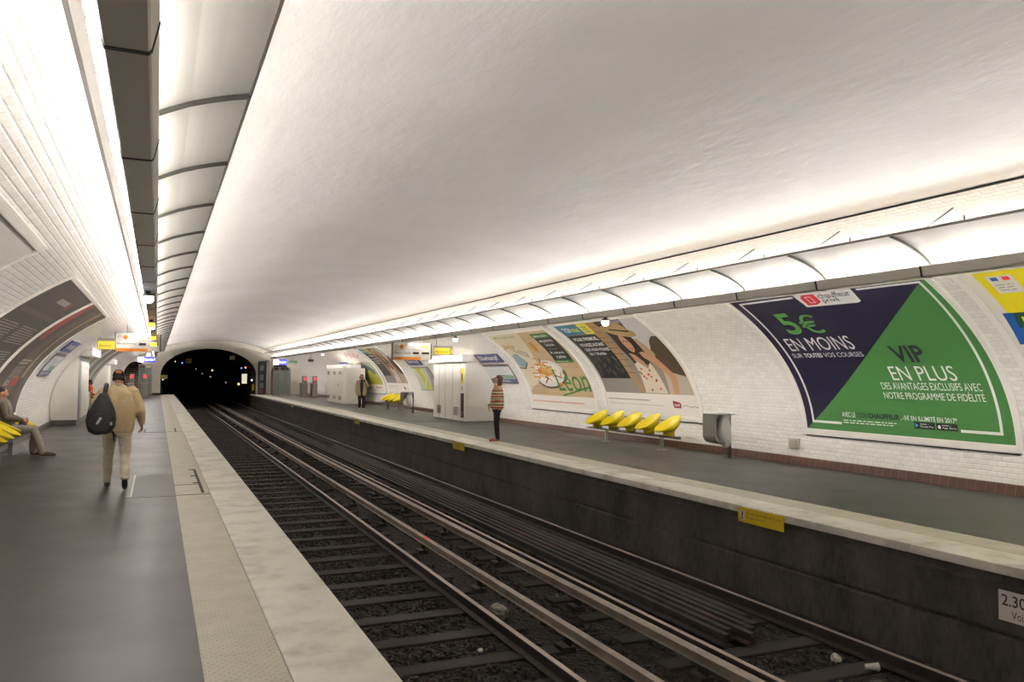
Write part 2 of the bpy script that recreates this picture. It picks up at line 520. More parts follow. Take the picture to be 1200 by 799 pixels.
me = bpy.data.meshes.new('ballast'); me.from_pydata(V.tolist(), [], F)
STONE = M('ballast_stone', '38322c', .95, var=.5, vscale=22)
o = link('ballast', me, STONE); tag(o, 'loose dark ballast stones spread between the sleepers and rails', 'gravel', kind='stuff')

WOOD = M('tarred_timber', '2a2520', .9, var=.3, vscale=6, bump=.3, bscale=30)
def sleeper(x0, x1, y):
    mb = MB().box(x0, x1, y-.12, y+.12, -1.18, -1.092, bev=.012)
    return mb
def sleepers(x0, x1, lab, grp):
    base = None; y = 3.32
    while y < 65.5:
        if base is None:
            base = sleeper(x0, x1, 0).build('railway_sleeper', WOOD)
            tag(base, lab, 'sleeper', grp); o = base
        else:
            o = base.copy(); COL.objects.link(o)
        o.location = (0, y, 0)
        y += .80
sleepers(1.45, 3.75, 'dark timber sleeper under the track beside the left platform', 'sleepers of the left track')
sleepers(4.45, 6.72, 'dark timber sleeper under the track beside the right platform', 'sleepers of the right track')

def rail_prof(x, zt=-.95, h=.135):
    zb = zt-h
    return [(x-.065, zb), (x-.065, zb+.012), (x-.012, zb+.03), (x-.009, zt-.04), (x-.033, zt-.032), (x-.033, zt-.006), (x-.028, zt),
            (x+.028, zt), (x+.033, zt-.006), (x+.033, zt-.032), (x+.009, zt-.04), (x+.012, zb+.03), (x+.065, zb+.012), (x+.065, zb)]
def rail_mat():
    n = N('worn_rail_steel'); g = n.n('ShaderNodeNewGeometry'); sp = n.n('ShaderNodeSeparateXYZ'); n.l(g.outputs['Normal'], sp.inputs[0])
    t = n.math('GREATER_THAN', sp.outputs[2], .8)
    pz = n.n('ShaderNodeSeparateXYZ'); n.l(g.outputs['Position'], pz.inputs[0])
    t = n.math('MULTIPLY', t, n.math('GREATER_THAN', pz.outputs[2], -.99))
    rust = n.ramp(n.noise(12, 5), [(.3, srgb('1f1a16')), (.7, srgb('332b25'))])
    n.l(n.mix(t, rust, srgb('a89c8f')), n.b.inputs['Base Color'])
    n.l(n.math('MULTIPLY', t, .55), n.b.inputs['Metallic']); n.b.inputs['Roughness'].default_value = .5
    return n.mat
RAIL = rail_mat()
rails = [(1.94, 'steel running rail nearest the left platform edge'),
         (3.38, 'steel running rail of the left track, on its middle side'),
         (4.95, 'steel running rail of the right track, on its middle side'),
         (6.40, 'steel running rail nearest the right platform wall')]
for x, lab in rails:
    o = MB().prism(rail_prof(x), YB, 160, cuts=8).build('running_rail', RAIL)
    rebase(o, (x, 0, -1.09)); tag(o, lab, 'rail')
# conductor rails on insulated chairs
BAR = M('conductor_bar_steel', '94887c', .5, .45, var=.25, vscale=3)
INS = M('insulator_brown', '2c2420', .6)
for x, w, zt, lab, y0 in ((3.83, .040, -.85, 'broad conductor rail on brackets beside the left track', 2.5), (4.60, .055, -.86, 'broad conductor rail on brackets beside the right track', 3.7)):
    e = empty('conductor_rail', (x, 0, -1.1), lab, 'rail')
    MB().prism([(x-w, zt-.02), (x-w, zt), (x+w, zt), (x+w, zt-.02), (x+.012, zt-.035), (x+.012, zt-.09), (x+.04, zt-.10), (x-.04, zt-.10), (x-.012, zt-.09), (x-.012, zt-.035)], YB, 160, cuts=6).build('bar', BAR, e)
    if x < 4: MB().box(x-w, x+w, 11.75, 12.0, zt, zt+.002).build('orange_mark', M('orange_paint', 'c0562a', .6), e)
    y = y0; first = None
    while y < 60:
        if first is None:
            m2 = MB()
            for dy in (-.06, 0, .06): m2.tube([(x+.03, y+dy, -1.12), (x+.03, y+dy, zt-.10)], .02, 8)
            m2.box(x-.07, x+.07, y-.1, y+.1, -1.13, -1.06); m2.box(x-.05, x+.05, y-.09, y+.09, zt-.125, zt-.10)
            first = m2.build('insulator', INS, e); o = first; fy = y
        else:
            o = first.copy(); COL.objects.link(o); o.parent = e; o.location = (0, y-fy, 0)
        y += 2.4
# old bars laid between the rails of the right track
OLD = M('rusty_old_bars', '2e2924', .8, .1, var=.4, vscale=5)
OLD2 = M('orange_rust_bar', '3c2c24', .8, .1, var=.5, vscale=2)
for k, (x, y0, y1, mt) in enumerate(((5.32, 6.62, 47, OLD), (5.45, 6.75, 49, OLD), (5.58, 6.55, 52, OLD2), (5.71, 6.70, 46, OLD))):
    o = MB().prism([(px, pz+.105) for px, pz in rail_prof(x, -1.05, .12)], y0, y1, cuts=4).build('spare_rail', mt)
    rebase(o, (x, y0, -1.07))
    tag(o, ['first (leftmost) of four rusty spare bars laid inside the right track', 'second of four rusty spare bars laid inside the right track, counted from the left',
            'orange-stained third bar of the four laid inside the right track', 'last and rightmost of four rusty spare bars inside the right track'][k], 'metal bar', 'spare bars laid along the right track')
for k, (x, y0) in enumerate(((5.95, 6.95), (6.07, 7.2))):
    o = MB().box(x-.05, x+.05, y0, 30, -1.06, -1.0, bev=.006).build('cable_duct', OLD)
    rebase(o, (x, y0, -1.07)); tag(o, ['flat dark cable duct beside the spare bars of the right track', 'flat dark cable duct closest to the right running rail'][k], 'cable duct')

# ------------------------------------------------------------------ litter
def crumple(c, r, seed, sub=3, amp=.4):
    bm = bmesh.new(); bmesh.ops.create_icosphere(bm, subdivisions=sub, radius=1)
    rg = random.Random(seed)
    ph = [rg.uniform(0, 6) for _ in range(9)]
    for v in bm.verts:
        k = 1 + amp*.5*math.sin(3*v.co.x+ph[0])*math.sin(4*v.co.y+ph[1]) + amp*rg.uniform(-.35, .35)
        v.co = Vector((c[0]+v.co.x*r[0]*k, c[1]+v.co.y*r[1]*k, c[2]+v.co.z*r[2]*k))
    me = bpy.data.meshes.new('c'); bm.to_mesh(me); bm.free(); return me
def litter(name, c, r, mat, label, cat, seed, sub=3):
    o = link(name, crumple(c, r, seed, sub), mat); rebase(o, c); tag(o, label, cat); return o
BAGM = M('clear_plastic_film', '8d8578', .3, alpha=.75)
litter('plastic_bag', (3.60, 8.50, -1.03), (.11, .13, .085), BAGM, 'crumpled translucent plastic bag lying between the rail and the conductor rail', 'plastic bag', 1)
WL = M('dirty_white_paper', 'b5afa6', .7)
litter('paper_scrap', (6.12, 7.78, -1.08), (.07, .05, .02), WL, 'torn white paper scrap beside the end of the spare bars', 'litter', 3)
litter('paper_scrap', (5.50, 12.2, -.99), (.06, .07, .025), M('faded_red_paper', '8e4a3a', .7), 'faded red paper scrap lying on the spare bars', 'litter', 4)
litter('paper_scrap', (3.0, 7.52, -1.08), (.025, .025, .02), WL, 'small white scrap on the ballast of the left track', 'litter', 5)
litter('paper_scrap', (6.62, 5.3, -1.09), (.03, .04, .02), M('yellowish_paper', '8b8048', .7), 'yellowish scrap at the foot of the right trackside wall', 'litter', 6)
litter('paper_scrap', (5.10, 9.6, -1.10), (.05, .04, .02), M('greenish_wrapper', '5f7050', .6), 'greenish wrapper on the stones right of the middle running rail', 'litter', 8)
litter('crushed_cup', (6.08, 5.95, -1.07), (.05, .045, .045), WL, 'crushed white cup on the stones, farther one of the two', 'cup', 7)
e = empty('paper_cup', (6.2, 5.62, -1.1), 'white paper cup lying on its side by the right rail', 'cup')
MB().tube([(6.15, 5.66, -1.065), (6.245, 5.60, -1.06)], [.026, .038], 16).build('cup_body', WL, e, smooth=False)
MB().tube([(6.24, 5.602, -1.06), (6.25, 5.597, -1.06)], [.041, .041], 16).build('rim', WL, e)

# ------------------------------------------------------------------ lettering and flat artwork
_tc = {}
def text_flat(body, bold=0.0):
    key = (body, bold)
    if key in _tc: return _tc[key]
    cu = bpy.data.curves.new('t', 'FONT'); cu.body = body; cu.size = 1.0; cu.resolution_u = 3; cu.offset = bold
    o = bpy.data.objects.new('t', cu); COL.objects.link(o)
    dg = bpy.context.evaluated_depsgraph_get(); dg.update()
    me = bpy.data.meshes.new_from_object(o.evaluated_get(dg))
    vs = [(v.co.x, v.co.y) for v in me.vertices]; fs = [tuple(p.vertices) for p in me.polygons]
    bpy.data.objects.remove(o); bpy.data.curves.remove(cu); bpy.data.meshes.remove(me)
    xs = [v[0] for v in vs]; ys = [v[1] for v in vs]
    x0, x1, y0, y1 = min(xs), max(xs), min(ys), max(ys)
    out = ([((x-x0)/(x1-x0), (y-y0)/(y1-y0)) for x, y in vs], fs)
    _tc[key] = out; return out

def map_right(yf):   # u runs towards the camera (viewer faces +X)
    def f(u, v, h):
        x, z = vault_pt(v, h, 1); return (x, yf-u, z)
    return f
def map_left(yn):    # u runs away from the camera (viewer faces -X)
    def f(u, v, h):
        x, z = vault_pt(v, h, -1); return (x, yn+u, z)
    return f
def map_plane(o, ud, nd, vd=(0, 0, 1)):
    o, ud, nd, vd = Vector(o), Vector(ud), Vector(nd), Vector(vd)
    return lambda u, v, h: tuple(o+ud*u+vd*v+nd*h)

class Art:
    """flat coloured shapes laid on a surface, gathered into one mesh per part"""
    def __init__(s, f, step=.12, curved=True, base=.016, dl=.0012):
        s.f = f; s.step = step; s.curved = curved; s.base = base; s.dl = dl; s.parts = {}; s.mats = {}; s.cur = 'picture'
    def _add(s, vs, fs, mat, lay):
        p = s.parts.setdefault(s.cur, {}); p.setdefault((mat.name, lay), []).append((vs, fs)); s.mats[mat.name] = mat
    def part(s, n): s.cur = n; return s
    def poly(s, pts, mat, lay=0): s._add(list(pts), [tuple(range(len(pts)))], mat, lay); return s
    def rect(s, u0, v0, u1, v1, mat, lay=0): return s.poly([(u0, v0), (u1, v0), (u1, v1), (u0, v1)], mat, lay)
    def ell(s, cu, cv, a, b, mat, lay=0, rot=0, n=20, t0=0, t1=360):
        cr, sr = math.cos(R(rot)), math.sin(R(rot)); P = []
        for k in range(n):
            t = R(t0+(t1-t0)*k/(n if t1-t0 >= 360 else n-1)); x, y = a*math.cos(t), b*math.sin(t)
            P.append((cu+x*cr-y*sr, cv+x*sr+y*cr))
        return s.poly(P, mat, lay)
    def line(s, pts, w, mat, lay=1):
        for (a, b), (c2, d) in zip(pts[:-1], pts[1:]):
            L = math.hypot(c2-a, d-b)
            if L < 1e-6: continue
            nx, ny = -(d-b)/L*w/2, (c2-a)/L*w/2; ex, ey = (c2-a)/L*w/2, (d-b)/L*w/2
            s.poly([(a+nx-ex, b+ny-ey), (a-nx-ex, b-ny-ey), (c2-nx+ex, d-ny+ey), (c2+nx+ex, d+ny+ey)], mat, lay)
        return s
    def text(s, body, u0, v0, u1, v1, mat, lay=2, bold=0.0, slant=0.0):
        vs, fs = text_flat(body, bold)
        s._add([(u0+(u1-u0)*x+slant*(v1-v0)*y, v0+(v1-v0)*y) for x, y in vs], fs, mat, lay); return s
    def blur_lines(s, u0, v0, u1, v1, n, mat, lay=2, fill=.45, seed=1):
        """rows of print too small to read: broken thin bars"""
        rg = random.Random(seed); h = (v1-v0)/n
        for i in range(n):
            u = u0; e = u0+(u1-u0)*rg.uniform(.82, 1)
            while u < e:
                w = rg.uniform(.04, .13); s.rect(u, v0+i*h, min(u+w, e), v0+i*h+h*fill, mat, lay); u += w+.025
        return s
    def build(s, parent):
        objs = {}
        for pn, groups in s.parts.items():
            names = []; bm = bmesh.new()
            for (mn, lay), items in groups.items():
                if mn not in names: names.append(mn)
                mi = names.index(mn)
                sub = bmesh.new()
                for vs, fs in items:
                    bv = [sub.verts.new((x, y, 0)) for x, y in vs]
                    for f in fs:
                        try: sub.faces.new([bv[i] for i in f])
                        except ValueError: pass
                sub.normal_update()
                for f in sub.faces:
                    if f.normal.z < 0: f.normal_flip()
                bmesh.ops.triangulate(sub, faces=[f for f in sub.faces if len(f.verts) > 4])
                if s.curved:
                    v0 = min(v.co.y for v in sub.verts); v1 = max(v.co.y for v in sub.verts)
                    k = math.ceil(v0/s.step+1e-6)
                    while k*s.step < v1-1e-6:
                        bmesh.ops.bisect_plane(sub, geom=sub.verts[:]+sub.edges[:]+sub.faces[:], plane_co=(0, k*s.step, 0), plane_no=(0, 1, 0), dist=1e-6)
                        k += 1
                sub.verts.index_update()
                nv = [bm.verts.new(s.f(v.co.x, v.co.y, s.base+lay*s.dl)) for v in sub.verts]
                for f in sub.faces:
                    try: nf = bm.faces.new([nv[v.index] for v in f.verts]); nf.material_index = mi
                    except ValueError: pass
                sub.free()
            me = bpy.data.meshes.new(pn); bm.to_mesh(me); bm.free()
            objs[pn] = link(pn, me, [s.mats[n] for n in names], parent)
        return objs

def mbox(f, u0, u1, v0, v1, h0, h1, n, mb):
    """box in surface coordinates, divided along v"""
    vs = []
    for i in range(n+1):
        v = v0+(v1-v0)*i/n
        vs += [f(u0, v, h0), f(u1, v, h0), f(u1, v, h1), f(u0, v, h1)]
    fs = [(i*4+k, i*4+(k+1) % 4, (i+1)*4+(k+1) % 4, (i+1)*4+k) for i in range(n) for k in range(4)]
    fs += [(0, 1, 2, 3), tuple(n*4+k for k in (3, 2, 1, 0))]
    mb.add(vs, fs)

def frame4x3(f, u0, u1, v0, v1, w=.10, root=None):
    mb = MB(); n = 26
    mbox(f, u0-w, u0, v0-w, v1+w, 0, .03, n, mb); mbox(f, u1, u1+w, v0-w, v1+w, 0, .03, n, mb)
    mbox(f, u0, u1, v0-w, v0, 0, .035, 1, mb); mbox(f, u0, u1, v1, v1+w, 0, .03, 1, mb)
    mb.build('frame', FRAMEW, root)
    mb = MB(); mbox(f, u0, u1, v0, v1, 0, .014, n, mb); mb.build('backing', PAPER, root)
    mb = MB(); mbox(f, u0-w*.3, u1+w*.3, v0-w-.03, v0-w-.012, 0, .02, 1, mb); mb.build('ledge', SEAM, root)

def poster(side, y, label, name='billboard', group=None):
    f = map_right(y) if side > 0 else map_left(y)
    loc = f(2.0, .7, .02)
    root = empty(name, loc, label, 'poster', group)
    return root, f, Art(f)

# -------- green and purple billboard (right wall, nearest)
PUR = M('print_purple', '1f1a33', .5); GRN = M('print_green', '467c40', .5); WHT = M('print_white', 'e6e4e0', .5)
GR2 = M('print_bright_green', '56923f', .5); RED = M('print_red', 'd2303a', .5); DK = M('print_dark', '1b1c26', .5)
root, f, a = poster(1, 11.55, 'large green and purple billboard reading 5€ en moins and VIP en plus')
frame4x3(f, .02, 4.02, .70, 3.74, root=root)
a.rect(.03, .71, 4.01, 3.73, GRN, 0)
a.poly([(.03, 3.73), (.03, .71), (3.98, 3.73)], PUR, 1)
bl = .045
a.line([(.85, .85), (.2, .85), (.22, 3.64), (1.5, 3.66)], bl, WHT, 2)
a.line([(2.85, 3.68), (3.9, 3.68), (3.82, .86), (3.2, .86)], bl, WHT, 2)
a.part('logo').poly([(1.60, 3.38), (2.62, 3.37), (2.70, 3.40), (2.75, 3.72), (1.56, 3.73)], WHT, 3)
a.poly([(1.66, 3.42), (1.86, 3.42), (1.98, 3.48), (1.99, 3.70), (1.74, 3.70), (1.66, 3.62)], RED, 4)
a.line([(1.77, 3.48), (1.77, 3.64), (1.87, 3.64), (1.87, 3.48), (1.77, 3.48)], .018, WHT, 5)
a.text('chauffeur', 2.03, 3.56, 2.66, 3.70, DK, 4, .008); a.text('privé', 2.03, 3.42, 2.36, 3.56, DK, 4, .008)
a.part('lettering')
a.text('5', .66, 2.72, 1.02, 3.28, GR2, 3, .02); a.text('€', 1.08, 2.72, 1.50, 3.20, GR2, 3, .0)
a.text('EN MOINS', .38, 2.32, 1.84, 2.63, WHT, 3); a.text('SUR', .32, 2.16, .56, 2.26, WHT, 3)
a.text('TOUTES', .60, 2.16, 1.02, 2.26, WHT, 3, .03); a.text('VOS COURSES', 1.06, 2.16, 1.90, 2.26, WHT, 3)
a.text('VIP', 2.45, 2.02, 3.02, 2.36, DK, 3, .025); a.text('EN PLUS', 2.22, 1.68, 3.37, 1.95, WHT, 3)
a.text('DES AVANTAGES EXCLUSIFS AVEC', 1.94, 1.51, 3.69, 1.64, WHT, 3); a.text('NOTRE PROGRAMME DE FIDÉLITÉ', 1.92, 1.34, 3.69, 1.49, WHT, 3)
a.text('AVEC LE', .91, .97, 1.20, 1.06, WHT, 3, .01); a.text('CODE', 1.23, .97, 1.45, 1.06, DK, 3); a.text('CHAUFFEUR', 1.48, .97, 2.11, 1.06, DK, 3, .03)
a.text(', -5€ EN ILLIMITÉ EN 2017*', 2.13, .965, 3.14, 1.075, WHT, 3, .01)
a.blur_lines(.92, .86, 2.16, .94, 2, WHT, 3, .4)
a.part('badge').rect(2.37, .85, 2.74, .96, BLACKP, 3).rect(2.77, .85, 3.13, .96, BLACKP, 3)
a.poly([(2.39, .87), (2.39, .94), (2.45, .905)], M('print_cyan', '3aa6c8', .5), 4); a.text('Google Play', 2.48, .87, 2.72, .905, WHT, 4); a.blur_lines(2.48, .925, 2.66, .945, 1, WHT, 4)
a.ell(2.82, .90, .025, .03, WHT, 4); a.text('App Store', 2.87, .87, 3.11, .905, WHT, 4); a.blur_lines(2.87, .925, 3.05, .945, 1, WHT, 4)
a.build(root)

# -------- yellow and blue notice, mostly out of the frame
root, f, a = poster(1, 7.08, 'yellow and blue billboard at the right-hand end of the right wall')
frame4x3(f, .02, 4.02, .70, 3.74, root=root)
YEL = M('print_yellow', 'e4d51e', .5); BLU = M('print_blue', '1f55a0', .5); GRD = M('print_dark_green', '1d4a33', .5)
a.rect(.03, .71, 4.01, 3.73, PAPER, 0); a.rect(.20, 2.88, 3.86, 3.71, YEL, 1)
a.poly([(.13, 2.88), (3.86, 2.88), (3.86, 2.30), (.08, 2.30)], BLU, 1); a.poly([(.26, 2.88), (2.8, 2.88), (2.8, 2.55), (.22, 2.6)], GRD, 2)
a.poly([(.34, 2.80), (1.2, 2.78), (1.2, 2.66), (.32, 2.68)], YEL, 3); a.rect(.13, .95, 3.86, 2.30, YEL, 1)
a.rect(.32, 3.26, .66, 3.62, PAPER, 2); a.rect(.37, 3.52, .46, 3.59, BLU, 3); a.rect(.52, 3.52, .61, 3.59, RED, 3)
a.blur_lines(.37, 3.32, .61, 3.48, 3, GREYP, 3, .25); a.build(root)

# -------- rail pass advert with a woman in a straw hat (used twice)
SKIN_P = M('print_skin', 'b98a6a', .55); HAIR_P = M('print_dark_hair', '3b2a22', .55); STRAW = M('print_straw', 'a98e66', .55)
DRESS = M('print_cream_dress', 'cfc3ae', .55); WOODP = M('print_wooden_slats', 'a38257', .55); GRYP = M('print_grey', '8a8279', .55)
SKYP = M('print_pale_sky', 'bdb9b8', .55); TREEP = M('print_dark_trees', '473a2c', .55); BLKP = M('print_charcoal', '2b2826', .55)
TEAL = M('print_teal', '44798f', .5); YELP = M('print_lemon', 'dccf2e', .5); MAR = M('print_maroon', '8f2138', .5)
def rail_advert(y, label, detail=True):
    root, f, a = poster(1, y, label)
    frame4x3(f, -.02, 4.02, .72, 3.74, root=root)
    a.rect(-.01, .73, 4.01, 3.73, PAPER, 0)
    a.rect(.08, 1.25, 3.94, 3.64, GRYP, 1)
    a.poly([(2.9, 2.4), (3.94, 2.4), (3.94, 3.64), (2.4, 3.64)], SKYP, 2)
    a.poly([(3.94, 2.95), (3.74, 2.95), (3.50, 2.80), (3.0, 2.2), (3.15, 1.9), (3.94, 1.72)], TREEP, 3)
    a.poly([(3.94, 1.72), (3.15, 1.9), (3.0, 1.25), (3.94, 1.25)], M('print_sand', 'b3a595', .55), 3)
    a.poly([(1.30, 3.64), (2.14, 3.64), (2.0, 2.9), (1.75, 1.9), (2.05, 1.25), (1.88, 1.25), (1.56, 1.75), (1.5, 2.6)], WOODP, 3)
    for k in range(9): a.line([(1.4, 3.45-k*.2), (1.98, 3.43-k*.2)], .02, M('print_slat_shadow', '6e5335', .55), 4)
    a.poly([(2.10, 3.64), (3.3, 3.64), (2.9, 2.8), (2.2, 2.9)], BLKP, 2)
    # figure: hair, face, hat, dress, arm
    a.poly([(2.2, 3.35), (2.55, 3.45), (2.95, 3.05), (3.05, 2.5), (2.85, 2.05), (2.5, 2.1), (2.15, 2.1), (2.05, 2.6)], HAIR_P, 5)
    a.poly([(2.25, 2.45), (2.45, 2.38), (2.62, 2.15), (2.6, 1.9), (2.3, 1.95)], SKIN_P, 6)
    a.ell(2.53, 2.76, .17, .30, SKIN_P, 6, -8)
    a.line([(2.45, 2.84), (2.51, 2.85)], .025, HAIR_P, 7); a.line([(2.58, 2.84), (2.64, 2.83)], .025, HAIR_P, 7); a.line([(2.48, 2.60), (2.58, 2.59)], .022, MAR, 7)
    a.ell(2.70, 3.22, .62, .20, STRAW, 7, -14); a.ell(2.78, 3.40, .34, .22, STRAW, 8, -10); a.line([(2.45, 3.30), (3.08, 3.18)], .06, HAIR_P, 9)
    a.poly([(2.95, 2.95), (3.1, 2.9), (3.3, 2.4), (3.1, 2.1), (2.95, 2.4)], STRAW, 6)
    a.poly([(2.15, 2.1), (2.35, 2.16), (2.6, 1.95), (2.84, 2.14), (2.95, 1.27), (2.03, 1.27)], DRESS, 7)
    a.poly([(2.70, 2.45), (2.86, 2.48), (3.20, 2.30), (3.56, 1.72), (3.40, 1.27), (3.20, 1.27), (3.30, 1.70), (3.02, 2.06), (2.74, 2.28)], SKIN_P, 8)
    rg = random.Random(3)
    for k in range(13): a.ell(2.15+rg.uniform(0, .65), 1.33+rg.uniform(0, .62), .045, .03, MAR if k % 3 else RED, 8, rg.uniform(-40, 40), 10)
    # printed boxes
    a.poly([(.09, 3.63), (1.21, 3.63), (1.21, 3.22), (.12, 3.22)], TEAL, 5); a.poly([(1.24, 3.63), (1.74, 3.63), (1.66, 3.20), (1.20, 3.21)], YELP, 6)
    a.rect(.16, 1.66, 1.58, 3.18, BLKP, 5); a.rect(.10, 1.62, .4, 1.9, GRYP, 4)
    a.part('lettering').text('TGV', .30, 3.32, .70, 3.52, WHT, 7, .03).text('max', .73, 3.32, 1.10, 3.47, YELP, 7, .02)
    a.blur_lines(1.32, 3.28, 1.6, 3.56, 3, TEAL, 7, .5)
    a.text('POUR 79€/MOIS,', .30, 2.94, 1.50, 3.10, WHT, 7, .03); a.text('VOYAGEZ AUTANT', .30, 2.74, 1.52, 2.86, WHT, 7, .02)
    a.text('QUE VOUS VOULEZ', .34, 2.56, 1.55, 2.67, WHT, 7, .02); a.text('EN TRAIN', .40, 2.42, 1.20, 2.51, WHT, 7, .01)
    rg = random.Random(5)
    for k in range(26):
        u, v = rg.uniform(.3, 1.45), rg.uniform(1.72, 2.3); a.line([(u, v), (u+rg.uniform(-.08, .08), v+.12)], .012, GRYP, 7)
    a.blur_lines(.13, 1.06, 2.4, 1.10, 1, GREYP, 2, .7, 4); a.blur_lines(.13, .94, 2.7, .99, 1, SKYP, 2, .5, 6)
    a.part('logo').poly([(3.06, .92), (3.33, .92), (3.36, 1.02), (3.30, 1.06), (3.05, 1.10), (3.03, 1.0)], MAR, 3)
    a.text('SNCF', 3.08, .96, 3.30, 1.02, WHT, 4, .02); a.line([(3.42, .97), (3.55, 1.0), (3.70, .96), (3.85, .98), (4.0, .955)], .014, GRYP, 3)
    a.build(root)
rail_advert(18.75, 'nearer billboard of a woman in a straw hat beside a black text box')
rail_advert(41.15, 'farther billboard of a woman in a straw hat, above the far bench')

# -------- restaurant advert
BEI = M('print_beige_table', 'c2a883', .55); BE2 = M('print_light_beige', 'd6c8ae', .55); FRY = M('print_fries', 'c08a3e', .55); FR2 = M('print_pale_fries', 'd9b36a', .55)
PLT = M('print_plate', 'd9d6d2', .55); BRN = M('print_brown', '5a4632', .55); GLO = M('print_olive_green', '3f7a2e', .55); AMB = M('print_amber', 'cf8a2a', .55); BLG = M('print_blue_grey', '8aa0a2', .55)
root, f, a = poster(1, 23.5, 'billboard of a plate of fries with large green Léon script')
frame4x3(f, .0, 4.12, .70, 3.70, root=root)
a.rect(.01, .71, 4.11, 3.69, PAPER, 0); a.rect(.09, 1.05, 4.10, 3.54, BEI, 1)
a.poly([(.09, 3.54), (2.3, 3.54), (1.2, 1.6), (.09, 1.2)], BE2, 2)
for k in range(8): a.line([(.09, 1.15+k*.3), (4.10, 1.12+k*.3)], .012, M('print_grain', 'ab9068', .55), 2)
a.ell(1.95, 1.70, 1.08, .40, BRN, 3, 8); a.ell(1.9, 1.82, 1.05, .46, PLT, 4, 8); a.ell(1.9, 1.84, .85, .34, M('print_plate_inner', 'e6e2dc', .55), 5, 8)
rg = random.Random(9)
for k in range(90):
    u, v, t = 1.75+rg.gauss(0, .34), 1.90+rg.gauss(0, .15), rg.uniform(0, 3.1); L = rg.uniform(.08, .20)
    a.line([(u-L*math.cos(t), v-L*math.sin(t)*.6), (u+L*math.cos(t), v+L*math.sin(t)*.6)], .05, (FRY, FR2, AMB)[k % 3] if k % 9 else BRN, 6+k % 3)
for k in range(16):
    u, v, t = .62+rg.gauss(0, .22), 2.93+rg.gauss(0, .06), rg.uniform(-.6, .6); a.line([(u-.12*math.cos(t), v-.12*math.sin(t)), (u+.12*math.cos(t), v+.12*math.sin(t))], .035, (FRY, FR2)[k % 2], 5)
a.line([(.30, 3.04), (.75, 2.72), (1.35, 2.46), (1.40, 2.60), (1.0, 2.75)], .035, BRN, 4); a.poly([(.2, 2.55), (.62, 2.62), (.92, 2.25), (.55, 2.02), (.1, 2.1)], BLG, 3); a.line([(.1, 2.03), (.5, 2.0), (.85, 2.2)], .05, BRN, 4)
a.poly([(2.20, 3.04), (2.50, 3.10), (2.45, 2.80), (2.3, 2.62), (2.12, 2.68)], AMB, 5)
a.poly([(2.93, 3.43), (4.08, 3.44), (4.06, 3.22), (2.92, 3.20)], GLO, 5); a.poly([(2.92, 3.20), (4.06, 3.22), (3.95, 2.30), (2.86, 2.30)], BLKP, 5); a.poly([(2.86, 2.30), (3.95, 2.30), (3.94, 2.20), (2.85, 2.19)], GLO, 5)
a.part('lettering').text('Mon menu Léon', .35, 3.34, 1.9, 3.48, M('print_leaf_green', '8d9a3a', .5), 6, .01)
a.text('MENU LÉON', 3.05, 3.26, 3.85, 3.37, PAPER, 6, .02); a.text('MOULES FRITES', 3.05, 3.03, 3.85, 3.13, WHT, 6, .02); a.text('Salade', 3.15, 2.86, 3.7, 2.97, WHT, 6)
a.blur_lines(3.1, 2.72, 3.75, 2.76, 1, GRYP, 6, .6); a.text('À volonté', 3.0, 2.54, 3.8, 2.66, WHT, 6, .01); a.text('12€90', 3.15, 2.36, 3.7, 2.46, WHT, 6, .02); a.blur_lines(2.95, 2.225, 3.8, 2.26, 1, PAPER, 6, .7)
a.text('Léon', 2.12, 1.22, 4.05, 1.95, GLO, 8, .0, .12); a.line([(2.30, 1.08), (2.9, 1.18), (4.05, 1.38)], .05, GLO, 8)
a.blur_lines(.2, 1.12, 1.5, 1.40, 4, M('print_tan', '8f7a54', .5), 6, .25, 7); a.blur_lines(.11, .84, 4.0, .90, 1, M('print_pale_red', 'd39a86', .5), 3, .7, 8)
a.build(root)

# -------- green and yellow billboard with red script, far right wall
root, f, a = poster(1, 45.9, 'far billboard with grey and yellow shapes under red script beside the far cabinet')
frame4x3(f, .0, 4.0, .72, 3.74, root=root)
LIM = M('print_lime', 'b2b034', .55); GYB = M('print_slate', '5f6264', .55); PNK = M('print_faded_red', 'c4525c', .55)
a.rect(.01, .73, 3.99, 3.73, PAPER, 0); a.poly([(.2, 1.12), (3.96, 1.12), (3.9, 2.55), (2.6, 2.65), (.6, 2.55)], M('print_pale_green', 'a9ad8c', .55), 1)
a.poly([(1.2, 1.6), (3.9, 1.55), (3.9, 1.12), (1.0, 1.12)], LIM, 2); a.poly([(1.4, 2.0), (2.4, 2.0), (3.4, 1.45), (2.4, 1.2), (1.6, 1.4)], LIM, 3)
a.ell(2.3, 2.15, 1.2, .33, GYB, 2, -14); a.ell(1.2, 2.35, .5, .2, M('print_mauve', '8b7f86', .55), 3, 10); a.poly([(.5, 2.55), (.9, 2.58), (1.1, 2.1), (.8, 1.9)], LIM, 3)
a.part('lettering').line([(.5, 3.15), (.9, 3.45), (1.3, 3.1), (1.6, 3.4), (2.0, 3.0), (2.5, 3.35), (2.9, 3.05), (3.3, 3.2)], .07, PNK, 4).line([(.8, 2.95), (1.6, 3.1), (2.6, 2.9)], .05, PNK, 4)
a.blur_lines(.3, .86, 1.6, 1.02, 2, GYB, 2, .5, 3); a.line([(2.3, .92), (2.6, 1.0), (2.9, .9), (3.2, 1.0), (3.6, .93)], .05, PNK, 3); a.build(root)

